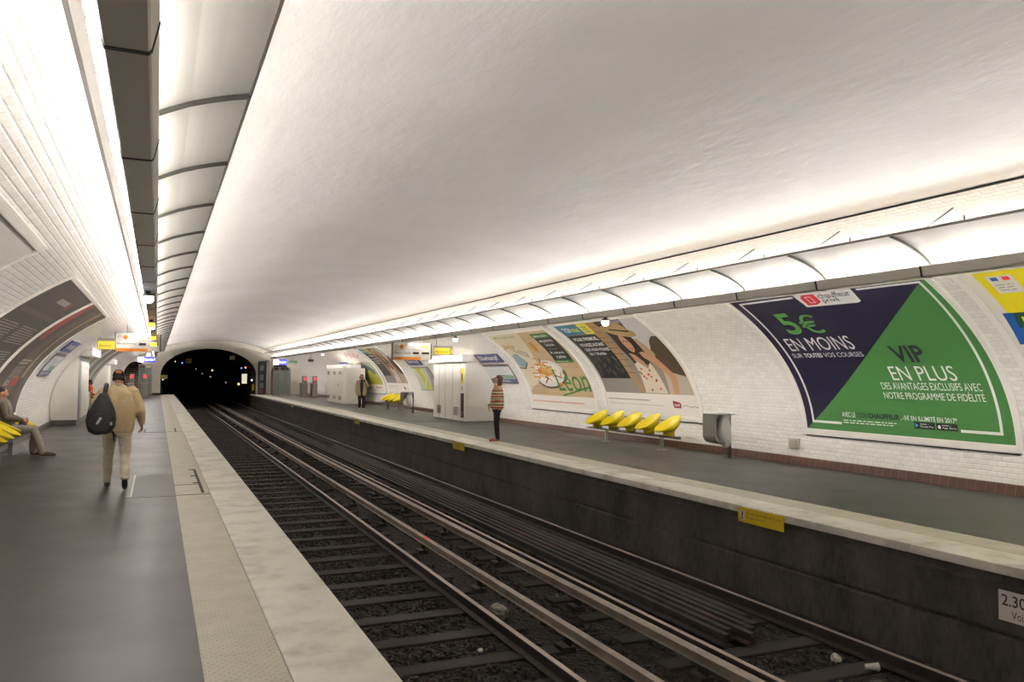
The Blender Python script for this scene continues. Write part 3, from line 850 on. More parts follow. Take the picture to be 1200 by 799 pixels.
# -------- left wall billboards
def blank_left():
    root, f, a = poster(-1, 6.0, 'blank greyish-white billboard on the left wall, its corner at the edge of the photo')
    frame4x3(f, 0, 3.95, .72, 3.74, root=root)
    a.rect(.01, .73, 3.94, 3.73, M('print_blank_grey', 'c9c4be', .6), 0); a.line([(.02, 3.71), (3.92, 3.71)], .03, GREYP, 1); a.build(root)  # grey top line is the frame's shadow, painted onto the sheet
    root, f, a = poster(-1, 1.22, 'dark purple billboard on the left wall, only a corner tip showing')
    frame4x3(f, 0, 3.95, 1.1, 4.13, w=.03, root=root); a.rect(.0, 1.1, 3.96, 4.13, PUR, 0); a.build(root)
blank_left()
DTP = M('print_brown_black', '4a433c', .55); TXP = M('print_pale_text', 'a8a198', .55); REDB = M('print_brick_red', '9c4238', .55); GOLD = M('print_dull_gold', '9a8362', .55); DB2 = M('print_taupe', '5e544c', .55)
root, f, a = poster(-1, 13.05, 'dark brown billboard covered with rows of pale small print, left wall')
frame4x3(f, 0, 4.28, .72, 3.80, w=.07, root=root)
a.rect(.01, .73, 4.27, 3.79, DTP, 0); a.rect(.3, 3.0, 4.0, 3.1, DB2, 1); a.poly([(1.75, 3.38), (2.95, 3.40), (2.95, 3.52), (1.75, 3.50)], TXP, 2); a.rect(3.02, 3.36, 3.36, 3.53, REDB, 2)
a.part('lettering').blur_lines(.25, 2.38, 1.9, 2.80, 8, TXP, 2, .35, 1).blur_lines(2.15, 2.38, 4.05, 2.80, 8, TXP, 2, .35, 2)
a.blur_lines(.25, 1.75, 1.9, 2.22, 9, TXP, 2, .35, 3).blur_lines(2.15, 1.75, 4.05, 2.22, 9, TXP, 2, .35, 4).blur_lines(.25, 1.0, 1.9, 1.6, 10, TXP, 2, .3, 5); a.build(root)
root, f, a = poster(-1, 17.62, 'brown billboard with a brick red band and gold line, behind the seated man')
frame4x3(f, 0, 4.28, .72, 3.80, w=.07, root=root)
a.rect(.01, .73, 4.27, 3.79, DTP, 0)
a.poly([(.1, 3.78), (.75, 3.78), (.85, 3.2), (1.0, 2.6), (.5, 2.6), (.2, 3.0)], REDB, 1); a.poly([(2.6, 3.78), (3.2, 3.78), (3.15, 3.2), (3.2, 2.4), (3.4, 1.6), (3.0, 1.6), (2.85, 2.4), (2.75, 3.2)], GOLD, 1)
a.poly([(1.7, 3.7), (2.4, 3.7), (2.6, 1.2), (1.2, 1.2)], DB2, 1); a.rect(3.5, .75, 4.2, 3.4, DB2, 1)
a.part('lettering').blur_lines(1.3, 1.95, 2.7, 2.1, 2, TXP, 2, .6, 1).blur_lines(1.3, 1.62, 2.6, 1.9, 6, TXP, 2, .3, 2); a.rect(2.0, 1.40, 2.9, 1.62, REDB, 2); a.text('ici', 1.3, 1.42, 1.8, 1.58, TXP, 2, .02); a.build(root)
for y, lab, c1, c2 in ((33.3, 'billboard with slanted brown and gold streaks beyond the left white cabinet', GOLD, DTP), (37.49, 'slate and brown billboard farther along the left wall above the orange-shirted person', GYB, BRN), (41.68, 'third billboard beyond the left white cabinet, grey and tan', DB2, GRYP)):
    root, f, a = poster(-1, y, lab); frame4x3(f, 0, 4.0, .75, 3.74, w=.09, root=root)
    a.rect(.01, .76, 3.99, 3.73, c2, 0); a.poly([(.4, 3.6), (1.6, 3.7), (2.2, 1.0), (.6, 1.0)], c1, 1); a.poly([(2.6, 3.6), (3.5, 3.5), (3.6, 1.2), (3.0, 1.1)], TXP, 1); a.ell(1.9, 2.4, .5, .7, DB2, 2); a.build(root)

# -------- station name plates and maps
NAVY = M('station_name_navy', '2b2f6b', .35); MAPW = M('map_paper', 'd3d6d3', .4); MAPB = M('map_slate_band', '5a6180', .4); MAPG = M('map_green', '7fa284', .5)
def nameplate(side, y, w, lab, v0=2.28, v1=2.66):
    f = map_right(y) if side > 0 else map_left(y)
    root = empty('station_name_plate', f(w/2, v0, 0), lab, 'sign')
    mb = MB(); mbox(f, 0, w, v0, v1, .004, .03, 6, mb); mb.build('plate', NAVY, root)
    a = Art(f, base=.032); a.part('lettering').text('Oberkampf', w*.10, v0+.05, w*.90, v1-.06, WHT, 0, .02); a.build(root)
def mapboard(side, y, w, lab, v0=1.44, v1=2.15, kind=0):
    f = map_right(y) if side > 0 else map_left(y)
    root = empty('map_board', f(w/2, v0, 0), lab, 'map')
    mb = MB(); mbox(f, -.03, w+.03, v0-.03, v1+.03, .004, .025, 10, mb); mb.build('board', STEEL_D, root)
    a = Art(f, base=.028)
    if kind == 0:
        a.rect(0, v0, w, v1, MAPW, 0); a.rect(0, v0, w, v0+.16, MAPB, 1); a.rect(w*.45, v0+.17, w*.98, v0+.30, MAPG, 1); a.rect(0, v1-.05, w, v1, STEEL_D, 1)
        a.blur_lines(.1, v0+.3, w*.9, v1-.12, 4, MAPB, 1, .2, 5); a.part('lettering').blur_lines(.15, v0+.04, w*.8, v0+.12, 2, WHT, 2, .4, 6)
    else:
        a.rect(0, v0, w, v1, M('map_sage', 'b4b898', .5), 0); a.poly([(w*.35, v0), (w*.62, v0), (w*.5, v1), (w*.2, v1)], LIM, 1)
        a.poly([(w*.7, v0), (w, v0), (w, v1), (w*.82, v1*.98)], M('map_lavender', '8a8798', .5), 1); a.line([(w*.3, v0+.1), (w*.55, v0+.6), (w*.5, v1-.1)], .05, MAPW, 2)
        a.blur_lines(.1, v0+.1, w*.5, v1-.15, 9, MAPG, 2, .25, 9)
    a.build(root)
nameplate(1, 26.45, 2.1, 'navy station name plate above the map behind the striped sweater woman')
mapboard(1, 26.41, 2.15, 'line map board with slate band behind the striped sweater woman')
nameplate(1, 35.3, 2.1, 'navy station name plate reading Oberkampf left of the right white cabinet')
mapboard(1, 35.3, 2.4, 'large sage and lavender district map between the far bench and the white cabinet', 1.0, 2.1, 1)
nameplate(1, 49.4, 2.0, 'distant navy name plate just left of the far white cabinet')
nameplate(-1, 23.1, 2.2, 'navy station name plate reading Oberkampf on the left wall above the left cabinet', 2.45, 2.83)
mapboard(-1, 23.2, 2.15, 'slanted line map board on the left wall before the white cabinet', 1.65, 2.33)
nameplate(-1, 48.85, 2.1, 'distant navy name plate on the left wall beyond the third billboard')
mapboard(1, 54.0, 2.0, 'distant tan map board on the right wall near the ticket gates', 1.2, 2.0, 1)

# small switch box low on the right wall
f = map_right(11.98); e = empty('junction_box', f(.13, .3, 0), 'small beige junction box low on the tiled wall under the green billboard', 'box')
mb = MB(); mbox(f, 0, .25, .30, .49, 0, .05, 1, mb); mb.build('housing', M('beige_box', 'b7afa0', .5), e)
mb = MB(); mbox(f, .05, .20, .34, .45, .05, .065, 1, mb); mb.build('cover', M('beige_cover', 'a39a8a', .5), e)

# ------------------------------------------------------------------ luminaires along both sides
PITCH = 1.63
def lum_pts(side, pts):
    return [((x if side < 0 else 8.10-x), z) for x, z in pts]
def make_luminaire(side):
    lab = ('grey beam luminaire module with curved white reflector, hung over the left platform' if side < 0 else
           'grey beam luminaire module with curved white reflector, hung over the right platform')
    x0 = -.13 if side < 0 else 8.23
    e = empty('ceiling_luminaire', (x0, 0, 2.83), lab, 'ceiling light', 'luminaire modules over the left platform' if side < 0 else 'luminaire modules over the right platform')
    L = PITCH
    P = lambda pts: lum_pts(side, pts)
    MB().prism(P([(-.21, 2.86), (-.20, 2.83), (-.055, 2.83), (-.045, 2.84), (-.02, 2.95), (-.032, 2.955), (-.06, 2.86), (-.19, 2.86), (-.19, 3.0), (-.21, 3.0)]), .012, L-.012).build('housing', BEAM, e)
    MB().prism(P([(-.213, 2.86), (-.203, 2.826), (-.053, 2.826), (-.041, 2.838), (-.016, 2.95), (-.19, 2.95)]), -.014, .014).build('joint', SEAM, e)
    arc = [(-.20, 2.985), (-.15, 3.035), (-.07, 3.09), (.03, 3.14), (.14, 3.19), (.26, 3.23), (.37, 3.26), (.46, 3.28)]
    up = [(x+.002, z+.010) for x, z in arc][::-1]
    MB().prism(P(arc+up), .008, L-.008).build('reflector', SHELLM, e, smooth=False)
    rb = [(x, z-.028) for x, z in arc]
    MB().prism(P(rb+[(x, z+.012) for x, z in arc][::-1]), -.010, .010).build('rib', M('rib_grey', '66645f', .5, .3), e)
    MB().prism(P([(.453, 3.266), (.469, 3.266), (.469, 3.294), (.453, 3.294)]), 0, L).build('edge_strip', M('edge_grey', '8b8780', .5, .3), e)
    tx = -.12 if side < 0 else 8.22
    MB().tube([(tx, .10, 2.905), (tx, L-.10, 2.905)], .019, 8).build('tube_lamp', TUBE_SHELL, e)
    wx = -.245 if side < 0 else 8.345
    MB().tube([(wx, .04, 2.93), (wx, L-.04, 2.93)], .019, 8).build('tube_lamp', TUBE_WALL, e)
    ux = .02 if side < 0 else 8.08
    for dx in (-.03, .045):
        MB().tube([(ux-dx*side, .04, 3.195), (ux-dx*side, L-.04, 3.195)], .019, 8).build('tube_lamp', TUBE_UP_ADDED, e)  # unseen tubes added above the shell to light the plaster crown
    MB().prism(P([(-.075, 3.15), (-.06, 3.215), (0, 3.250), (.148, 3.277), (.150, 3.285), (0, 3.260), (-.068, 3.222), (-.083, 3.15)]), .008, L-.008).build('added_light_hood', SHELLM, e)  # unseen hood added to cut the uplight on the nearby vault
    # suspension: bracket from the shell edge up to the vault
    sg = 1 if side < 0 else -1
    bx = .44 if side < 0 else 7.66
    tx2 = bx-.44*sg; zv = VZ+VB*math.sqrt(1-((tx2-CX)/VA)**2)
    MB().tube([(bx, L-.45, 3.285), (tx2, L-.45, zv-.002)], .009, 6).build('bracket', STEEL_D, e)
    hx = (wx+tx)/2; zz = VZ+VB*math.sqrt(1-((hx-CX)/VA)**2)
    MB().tube([(hx, L-.45, 3.02), (hx, L-.45, zz-.002)], .01, 6).build('hanger', STEEL_D, e)
    return e
for side, ph in ((-1, 3.2), (1, 6.6)):
    base = make_luminaire(side); y = ph - PITCH*round((ph+6)/PITCH)
    base.location.y = y; y += PITCH
    while y < YE-PITCH:
        c = copy_tree(base); c.location.y = y; y += PITCH
# slim cable duct on the left and right vault behind the lamps
for side in (-1, 1):
    X = lambda v: v if side < 0 else 8.12-v
    s0, s1 = np.interp(3.372, _vz, _vs), np.interp(3.415, _vz, _vs)
    o = MB().prism([vault_pt(s0, .004, side), vault_pt(s1, .004, side), vault_pt(s1, .045, side), vault_pt(s0+.02, .045, side)], YB+.3, YE-.3, cuts=3).build('cable_duct', M('duct_grey', '77736d', .7))
    rebase(o, (X(-.37), YB, 3.3)); tag(o, 'long grey cable duct fixed to the vault beside the %s lamps' % ('left' if side < 0 else 'right'), 'cable duct')

# emergency lamps under the beams
LAMPW = M('lamp_glass_white', 'dfeaf5', .3, emit=2.2); LAMPO = M('lamp_glass_orange', 'f09030', .3, emit=3.0)
def beam_lamp(x, y, mt, lab, name='emergency_lamp'):
    e = empty(name, (x, y, 2.70), lab, 'lamp')
    MB().box(x-.03, x+.03, y-.03, y+.03, 2.79, 2.828).build('mount', STEEL_D, e)
    MB().lathe([(.0, 2.795), (.075, 2.79), (.08, 2.77), (.08, 2.755)], (x, y, 0), 16).build('cap', STEEL_D, e)
    MB().lathe([(.078, 2.755), (.078, 2.70), (.06, 2.665), (.03, 2.65), (.0, 2.648)], (x, y, 0), 16).build('lamp_glass', mt, e, smooth=True)
beam_lamp(-.14, 12.6, LAMPW, 'round white lamp under the left beam, the nearer one')
beam_lamp(-.14, 19.3, LAMPO, 'orange lamp under the left beam above the white display sign', 'signal_lamp')
beam_lamp(-.14, 20.3, LAMPW, 'round white lamp under the left beam just beyond the orange one')
beam_lamp(8.24, 14.0, LAMPW, 'small white lamp under the right beam above the straw hat billboard')
beam_lamp(8.24, 22.9, LAMPW, 'small white lamp under the right beam above the right white cabinet')
beam_lamp(8.24, 44.2, LAMPW, 'distant small white lamp under the right beam above the far cabinet')

# ------------------------------------------------------------------ hanging signs
SIGNW = M('sign_white', 'dcd8d0', .45); ORG = M('line_orange', 'd9801f', .45); LEDY = M('led_yellow', 'ffe23a', .4, emit=1.6); LEDK = M('led_black', '241f1c', .4)
SIGNY = M('sign_yellow', 'f0da3c', .45); SGREY = M('sign_grey', '857f74', .5); BLUS = M('sign_blue_lit', '3a45d8', .4, emit=.9); WLIT = M('sign_white_lit', 'f1f3ff', .4, emit=1.6)
def hang(e, xs, y, z0, z1):
    for x in xs: MB().tube([(x, y, z0), (x, y, z1)], .012, 8).build('hanger', STEEL_D, e)
def vz_at(x): return VZ+VB*math.sqrt(1-((x-CX)/VA)**2)
def display(x0, x1, y, z0, z1, dest, lab, right):
    e = empty('direction_display', ((x0+x1)/2, y, z0), lab, 'sign')
    W, H = x1-x0, z1-z0
    MB().box(x0, x1, y-.02, y+.14, z0, z1, bev=.008).build('housing', SIGNW, e)
    a = Art(map_plane((x0, y-.021, z0), (1, 0, 0), (0, -1, 0)), curved=False, base=.001)
    a.part('face').rect(0, 0, W*.73, H*.17, ORG, 0)
    a.ell(W*.09, H*.78, H*.12, H*.12, GRYP, 0); a.ell(W*.09, H*.78, H*.10, H*.10, SIGNW, 1); a.ell(W*.215, H*.78, H*.13, H*.13, ORG, 0)
    a.line([(W*.02, H*.60), (W*.98, H*.60)], .008, GRYP, 0)
    a.part('lettering').text('M', W*.06, H*.72, W*.12, H*.84, GRYP, 2).text('5', W*.195, H*.71, W*.235, H*.85, BLKP, 1, .02).text(dest, W*.03, H*.34, W*.47, H*.50, GRYP, 1, .02)
    a.part('led_panel').rect(W*.52, H*.34, W*.68, H*.47, LEDK, 0)
    a.rect(W*.76, H*.34, W*.96, H*.47, LEDK, 0); a.rect(W*.74, H*.70, W*.93, H*.84, LEDK, 0)
    a.text('05', W*.76, H*.69, W*.92, H*.85, LEDY, 1, .06)
    if not right: a.text('02', W*.77, H*.32, W*.94, H*.50, LEDY, 1, .06)
    a.build(e)
    MB().box(x0-.035, x0-.005, y-.03, y+.15, z0-.02, z1+.02).build('side_frame', STEEL_D, e)
    MB().box(x1+.005, x1+.04, y-.03, y+.15, z0+.02, z1-.02).build('side_frame', STEEL_D, e)
    hx = [x0+W*.25, x0+W*.82]
    for x in hx:
        t = 2.83 if (-.20 < x < -.05 or 8.15 < x < 8.3) else vz_at(x)
        MB().tube([(x, y+.06, z1), (x, y+.06, t)], .012, 8).build('hanger', STEEL_D, e)
display(-1.20, .06, 28.0, 2.33, 2.90, 'Bobigny', 'white direction display with orange band reading Bobigny, over the left platform', False)
display(7.72, 9.12, 28.0, 2.18, 2.79, "Place d'Italie", "white direction display with orange band reading Place d'Italie, over the right platform", True)
def yellow_sign(x0, x1, y, z0, z1, lab):
    e = empty('hanging_sign', ((x0+x1)/2, y, z0), lab, 'sign')
    W, H = x1-x0, z1-z0
    MB().box(x0, x1, y, y+.10, z0, z1, bev=.006).build('housing', SGREY, e)
    a = Art(map_plane((x0, y-.001, z0), (1, 0, 0), (0, -1, 0)), curved=False, base=.001)
    a.part('face').rect(.01, .01, W*.84 if x0 > 4 else W-.01, H*.74, SIGNY, 0)
    a.part('lettering').text('Bienvenue', W*.10, H*.22, W*.76, H*.50, M('sign_brown_print', '8a6a1e', .5), 1)
    if x0 > 4: a.poly([(W*.86, H*.1), (W*.92, H*.1), (W*.98, H*.38), (W*.92, H*.66), (W*.86, H*.66), (W*.92, H*.38)], SIGNY, 1)
    a.build(e)
    for x in (x0+W*.15,): MB().tube([(x, y+.05, z1), (x, y+.05, vz_at(x))], .012, 8).build('hanger', STEEL_D, e)
yellow_sign(-1.60, -1.14, 26.2, 2.33, 2.67, 'small yellow hanging sign left of the Bobigny display')
yellow_sign(8.66, 9.33, 26.2, 2.34, 2.65, 'small yellow hanging sign with an arrow above the right white cabinet')

# ------------------------------------------------------------------ equipment cabinets
VENT = M('vent_shadow', '57534c', .7); CABD = M('cabinet_seam', 'a9a398', .6)
def wall_body(x, y0, y1, z0, z1, side, mb, n=10):
    """box from face x back to the vault, back edge following the vault curve"""
    prof = [(x, z0), (x, z1)]
    for i in range(n+1):
        z = z1+(z0-z1)*i/n; prof.append((vault_x(z, side)-side*.012, z))
    mb.prism(prof, y0, y1)
e = empty('equipment_cabinet', (10.2, 28.077, 0), 'white panelled equipment cabinet with header box and vents, behind the striped sweater woman', 'cabinet')
mb = MB(); wall_body(9.910, 26.475, 29.966, .02, 2.12, 1, mb); mb.build('body', WHITEP, e)
mb = MB(); wall_body(9.790, 26.444, 30.273, 2.12, 2.36, 1, mb); mb.build('header_box', M('header_white', 'e6e2da', .45), e)
for y in (26.975, 27.771, 28.588, 29.303): MB().box(9.900, 9.912, y-.006, y+.006, .03, 2.11).build('seam', CABD, e)
for y0 in (27.210, 29.098):
    m = MB()
    for k in range(6): m.box(9.898, 9.912, y0, y0+.42, .2+k*.052, .2+k*.052+.028)
    m.build('vent', VENT, e)
MB().box(9.885, 9.912, 26.587, 26.852, .14, 1.0).build('glass_panel', M('maroon_glass', '431c1f', .2), e, )
MB().box(9.885, 9.912, 26.587, 26.852, 1.36, 1.89).build('yellow_notice', M('notice_yellow', 'e5cf35', .5), e)
MB().box(9.880, 9.886, 26.669, 26.750, 1.45, 1.70).build('notice_print', BLKP, e)
MB().box(9.885, 9.912, 26.587, 26.852, 1.03, 1.33).build('white_notice', M('notice_white', 'e9e6df', .5), e)
MB().box(9.880, 9.886, 26.679, 26.750, 1.08, 1.26).build('notice_print', STEEL_D, e)

e = empty('equipment_cabinet', (9.9, 46.5, 0), 'white rounded cabinet with small paired slots at the far end of the right platform', 'cabinet')
def rounded_body(xf, y0, y1, z0, z1, r, mb, back):
    pts = [(back, y0)]
    for i in range(7):
        t = math.pi/2*i/6; pts.append((xf+r-r*math.sin(t), y0+r-r*math.cos(t)))
    for i in range(7):
        t = math.pi/2*i/6; pts.append((xf+r-r*math.cos(t), y1-r+r*math.sin(t)))
    pts.append((back, y1))
    n = len(pts); vs = [(x, y, z) for z in (z0, z1) for x, y in pts]
    # top edge follows the vault at the back
    vs = [(min(x, vault_x(z)-.02), y, z) for x, y, z in vs]
    fs = [(i, (i+1) % n, n+(i+1) % n, n+i) for i in range(n)]+[tuple(range(n))[::-1], tuple(range(n, 2*n))]
    mb.add(vs, fs)
mb = MB(); rounded_body(9.38, 44.0, 49.0, 0.02, 1.98, .35, mb, 10.55); mb.build('body', WHITEP, e, smooth=False)
mb = MB(); rounded_body(9.33, 43.95, 49.05, 1.98, 2.18, .38, mb, 10.3); mb.build('header_box', M('header_white', 'e6e2da', .45), e)
m = MB()
for y0 in (44.75, 45.15, 46.3, 46.7, 48.0, 48.4):
    for z0 in (.22, 1.62): m.box(9.368, 9.385, y0, y0+.16, z0, z0+.2)
m.build('vent', VENT, e)
MB().box(9.365, 9.385, 45.5, 45.56, 1.0, 1.12).build('handle', VENT, e)

e = empty('equipment_cabinet', (-2.6, 30, 0), 'tall white cabinet with dark plinth standing against the left wall', 'cabinet')
mb = MB(); wall_body(-2.27, 28.6, 33.0, .17, 2.14, -1, mb, 14); mb.build('body', WHITEP, e)
mb = MB(); wall_body(-2.29, 28.62, 32.98, 0.0, .17, -1, mb); mb.build('plinth', SK_L, e)
mb = MB(); wall_body(-1.90, 28.9, 33.1, 2.20, 2.46, -1, mb); mb.build('header_box', M('header_lit_white', 'eeeae4', .4), e)
MB().box(-2.268, -2.25, 28.75, 29.6, .20, 2.12).build('door', M('grey_steel_door', '9fa3a4', .35, .5), e)
MB().box(-2.25, -2.235, 28.85, 28.9, 1.0, 1.15).build('handle', STEEL, e)
# second cabinet farther along the left wall
e = empty('equipment_cabinet', (-2.6, 47, 0), 'distant slim white cabinet on the left platform, beyond the orange-shirted person', 'cabinet')
mb = MB(); wall_body(-2.3, 46, 48.6, .15, 2.05, -1, mb, 12); mb.build('body', WHITEP, e)
mb = MB(); wall_body(-2.0, 45.9, 48.7, 2.1, 2.33, -1, mb); mb.build('header_box', M('header_lit_white', 'eeeae4', .4), e)
mb = MB(); wall_body(-2.32, 46.02, 48.6, 0, .15, -1, mb); mb.build('plinth', SK_L, e)

# ------------------------------------------------------------------ shell seat benches
SEATY = M('glossy_yellow_shell', 'f3dd0c', .25, spec=.6)
def seat_mesh():
    """oblique bowl: tilted elliptical rim, bowl narrowing to a round foot. Local: +x front lip side is -x, back at +x, bar top at z=0"""
    seg, rings = 40, 9; vs = []
    rc = Vector((.02, 0, .285)); tilt = math.atan2(.34, .60)
    ax = Vector((math.cos(tilt), 0, math.sin(tilt))); ay = Vector((0, 1, 0)); A, B = .345, .245
    def rim(t, k=1.0): return rc+ax*(A*k*math.cos(t))+ay*(B*k*math.sin(t))
    def foot(t, r=.125, z=.10): return Vector((.06+r*math.cos(t), r*math.sin(t), z))
    # outer skin rim->foot
    for i in range(rings+1):
        f = i/rings
        for k in range(seg):
            t = 2*math.pi*k/seg; a = rim(t); b = foot(t)
            w = f**1.25; p = a.lerp(b, w)
            bul = math.sin(math.pi*f)*.045
            d = Vector((p.x-.04, p.y, 0)); d = d.normalized() if d.length > 1e-4 else Vector((0, 0, 0))
            vs.append(p+d*bul-Vector((0, 0, bul*.5)))
    no = len(vs)
    # inner skin rim->pan
    nrm = ay.cross(ax)*-1
    if nrm.z < 0: nrm = -nrm
    for i in range(rings+1):
        f = i/rings
        for k in range(seg):
            t = 2*math.pi*k/seg; p = rim(t, 1-.04-.93*f)
            depth = .17*(1-(1-f)**1.9)
            p = p - nrm*depth*(1+.25*math.cos(t)*-1*f) - Vector((0, 0, 0))
            vs.append(p)
    ni = len(vs)
    fs = []
    for base in (0, no):
        for i in range(rings):
            for k in range(seg):
                fs.append((base+i*seg+k, base+i*seg+(k+1) % seg, base+(i+1)*seg+(k+1) % seg, base+(i+1)*seg+k))
    for k in range(seg): fs.append((k, (k+1) % seg, no+(k+1) % seg, no+k))
    fs.append(tuple(no+rings*seg+k for k in range(seg)))
    mb = MB(); mb.add(vs, fs); return mb.mesh('shell', True)
def bench(xb, ybar0, ybar1, legs, seats, side, label, lz=.335, grp=None):
    """xb bar x; seats list of y; side=1 right wall (lip towards -x)"""
    e = empty('platform_bench', (xb, (ybar0+ybar1)/2, 0), label, 'bench')
    MB().box(xb-.035, xb+.035, ybar0, ybar1, lz-.05, lz, bev=.008).build('bar', STEEL_D, e)
    MB().box(xb-.13, xb-.07, ybar0+.02, ybar1-.02, lz-.04, lz-.015, bev=.006).build('bar', STEEL_D, e) if side > 0 else MB().box(xb+.07, xb+.13, ybar0+.02, ybar1-.02, lz-.04, lz-.015, bev=.006).build('bar', STEEL_D, e)
    for y in legs:
        l = MB().box(xb-.04, xb+.04, y-.03, y+.03, 0.012, lz-.05, bev=.006).build('leg', M('pale_steel_leg', 'b3aea6', .4, .6), e)
        MB().box(xb-.14, xb+.12, y-.06, y+.06, 0, .012).build('foot_plate', STEEL, l)
    sm = seat_mesh(); first = None
    for y in seats:
        if first is None:
            o = link('seat', sm, SEATY, e, local=True); first = o
            bz = MB().lathe([(.0, 0), (.13, 0), (.13, .11), (.115, .12)], (0, 0, 0), 28).mesh('b', True); fb = link('seat_base', bz, M('yellow_seat_base', 'd0ba10', .35), o, local=True); fb.location = (.06, 0, 0)
        else:
            o = first.copy(); COL.objects.link(o); o.parent = e
            b2 = fb.copy(); COL.objects.link(b2); b2.parent = o
        o.location = (-.05*side, y-(ybar0+ybar1)/2, lz)
        o.rotation_euler = (0, 0, 0 if side > 0 else math.pi)
    return e
bench(10.34, 14.42, 18.35, (15.1, 17.5), [14.84+i*.78 for i in range(5)], 1, 'steel bar bench with five glossy yellow shell seats beside the litter bin, right platform')
bench(10.10, 35.0, 38.35, (35.75, 37.5), [35.4+i*.72 for i in range(4)], 1, 'far bench with yellow shell seats, behind the woman in the beige coat')
bench(-2.64, 14.2, 20.6, (15.2, 18.75), [14.4+i*.80 for i in range(8)], -1, 'left platform bench with yellow shell seats, the man sits on it', .36)
bench(-2.64, 36.2, 39.4, (36.8, 38.8), [36.6+i*.8 for i in range(4)], -1, 'distant yellow-seated bench on the left platform, under the orange-shirted person', .36)

# ------------------------------------------------------------------ litter bins
BAGW = M('bin_liner_plastic', 'e6e3dc', .35, alpha=.92)
def bin_(x, y, lab, full=True):
    e = empty('litter_bin', (x+.2, y, 0), lab, 'litter bin')
    MB().box(x+.20, x+.26, y-.03, y+.03, 0, .90, bev=.006).build('post', STEEL_D, e)
    MB().box(x+.14, x+.32, y-.08, y+.08, 0, .012).build('foot_plate', STEEL, e)
    # curved steel holder: J profile, open at the top
    prof = [(x-.27, .90), (x-.27, .45), (x-.245, .38), (x-.19, .33), (x-.10, .30), (x+.0, .31), (x+.0, .325), (x-.10, .315), (x-.18, .345), (x-.235, .39), (x-.257, .45), (x-.257, .90)]
    m = MB(); m.prism(prof, y-.2, y+.2); m.box(x-.27, x+.2, y+.185, y+.20, .62, .90); m.box(x-.27, x+.22, y-.20, y+.20, .885, .90)
    m.build('holder', STEEL, e)
    mb = MB().loft([(x+.10, y-.06, .22, .03, .03), (x+.09, y-.06, .28, .10, .09), (x+.07, y-.05, .42, .14, .13), (x+.04, y-.04, .60, .15, .14), (x+.06, y-.03, .78, .10, .12), (x+.10, y, .87, .08, .10)], 26)
    me = mb.mesh('b', True); rg = random.Random(2)
    for v in me.vertices: v.co += Vector((rg.uniform(-.012, .012), rg.uniform(-.012, .012), 0))
    link('liner_bag', me, BAGW, e)
    if full: link('contents', crumple((x+.13, y-.09, .31), (.05, .05, .06), 5), M('bin_contents', 'a99b7a', .7), e)
bin_(10.42, 13.17, 'steel litter bin with hanging clear liner, right of the five-seat bench')
bin_(9.85, 33.3, 'grey litter bin beside the far right bench', False)
e = empty('litter_bin', (-2.55, 35.0, 0), 'small grey litter bin frame before the distant left bench', 'litter bin')
MB().box(-2.35, -2.31, 35, 35.04, 0, .95).build('post', STEEL, e); MB().box(-2.75, -2.71, 35, 35.04, 0, .95).build('post', STEEL, e)
MB().box(-2.75, -2.31, 34.9, 35.14, .91, .95).build('rim', STEEL, e)
MB().loft([(-2.53, 35.02, .25, .08, .06), (-2.53, 35.02, .35, .16, .10), (-2.53, 35.02, .9, .18, .11)], 20).build('liner_bag', BAGW, e, smooth=True)

# ------------------------------------------------------------------ plates on the edge of the right platform
SY = M('edge_plate_yellow', 'c9ac10', .5)
def edge_plate(y, w, h, lab, text=True, z1=-.01):
    e = empty('warning_plate', (6.86, y, z1-h), lab, 'sign')
    x = 6.862
    MB().box(x-.006, x, y-w/2, y+w/2, z1-h, z1).build('plate', SY, e)
    a = Art(map_plane((x-.006, y+w/2, z1-h), (0, -1, 0), (-1, 0, 0)), curved=False, base=.0006, dl=.0005)
    a.part('lettering')
    if text:
        a.rect(.04, .03, .125, h-.035, M('plate_pictogram_white', 'c9c5bb', .5), 0); a.ell(.083, h*.68, .014, .014, BLKP, 1); a.line([(.083, h*.6), (.078, h*.38), (.06, h*.22)], .014, BLKP, 1); a.line([(.078, h*.38), (.10, h*.22)], .012, BLKP, 1); a.line([(.06, h*.52), (.105, h*.58)], .01, BLKP, 1)
    m2 = M('plate_print', '5b4c10', .6)
    a.text('Ne pas descendre sur la voie', w*.20, h*.56, w*.95, h*.78, m2, 0); a.text('Danger de mort', w*.20, h*.26, w*.60, h*.48, m2, 0)
    a.build(e)
edge_plate(7.90, .82, .185, 'yellow danger plate on the right platform edge, largest and closest one')
edge_plate(18.75, .82, .185, 'middle yellow danger plate on the platform edge near the striped sweater woman')
edge_plate(29.8, .82, .19, 'third yellow danger plate along the right platform edge')
edge_plate(45.5, .8, .18, 'tiny distant yellow plate on the right platform edge')
e = empty('marker_plate', (6.94, 4.5, -.5), 'white marker plate reading 2.3 on the right trackside wall', 'sign')
MB().box(6.905, 6.915, 4.22, 4.865, -.49, -.225).build('plate', M('marker_white', 'cfc8c0', .6), e)
a = Art(map_plane((6.905, 4.865, -.49), (0, -1, 0), (-1, 0, 0)), curved=False, base=.0006, dl=.0005)
a.part('lettering').text('2.30', .03, .135, .25, .235, BLKP, 0, .01).text('Voie', .12, .03, .26, .10, BLKP, 0)
a.build(e)

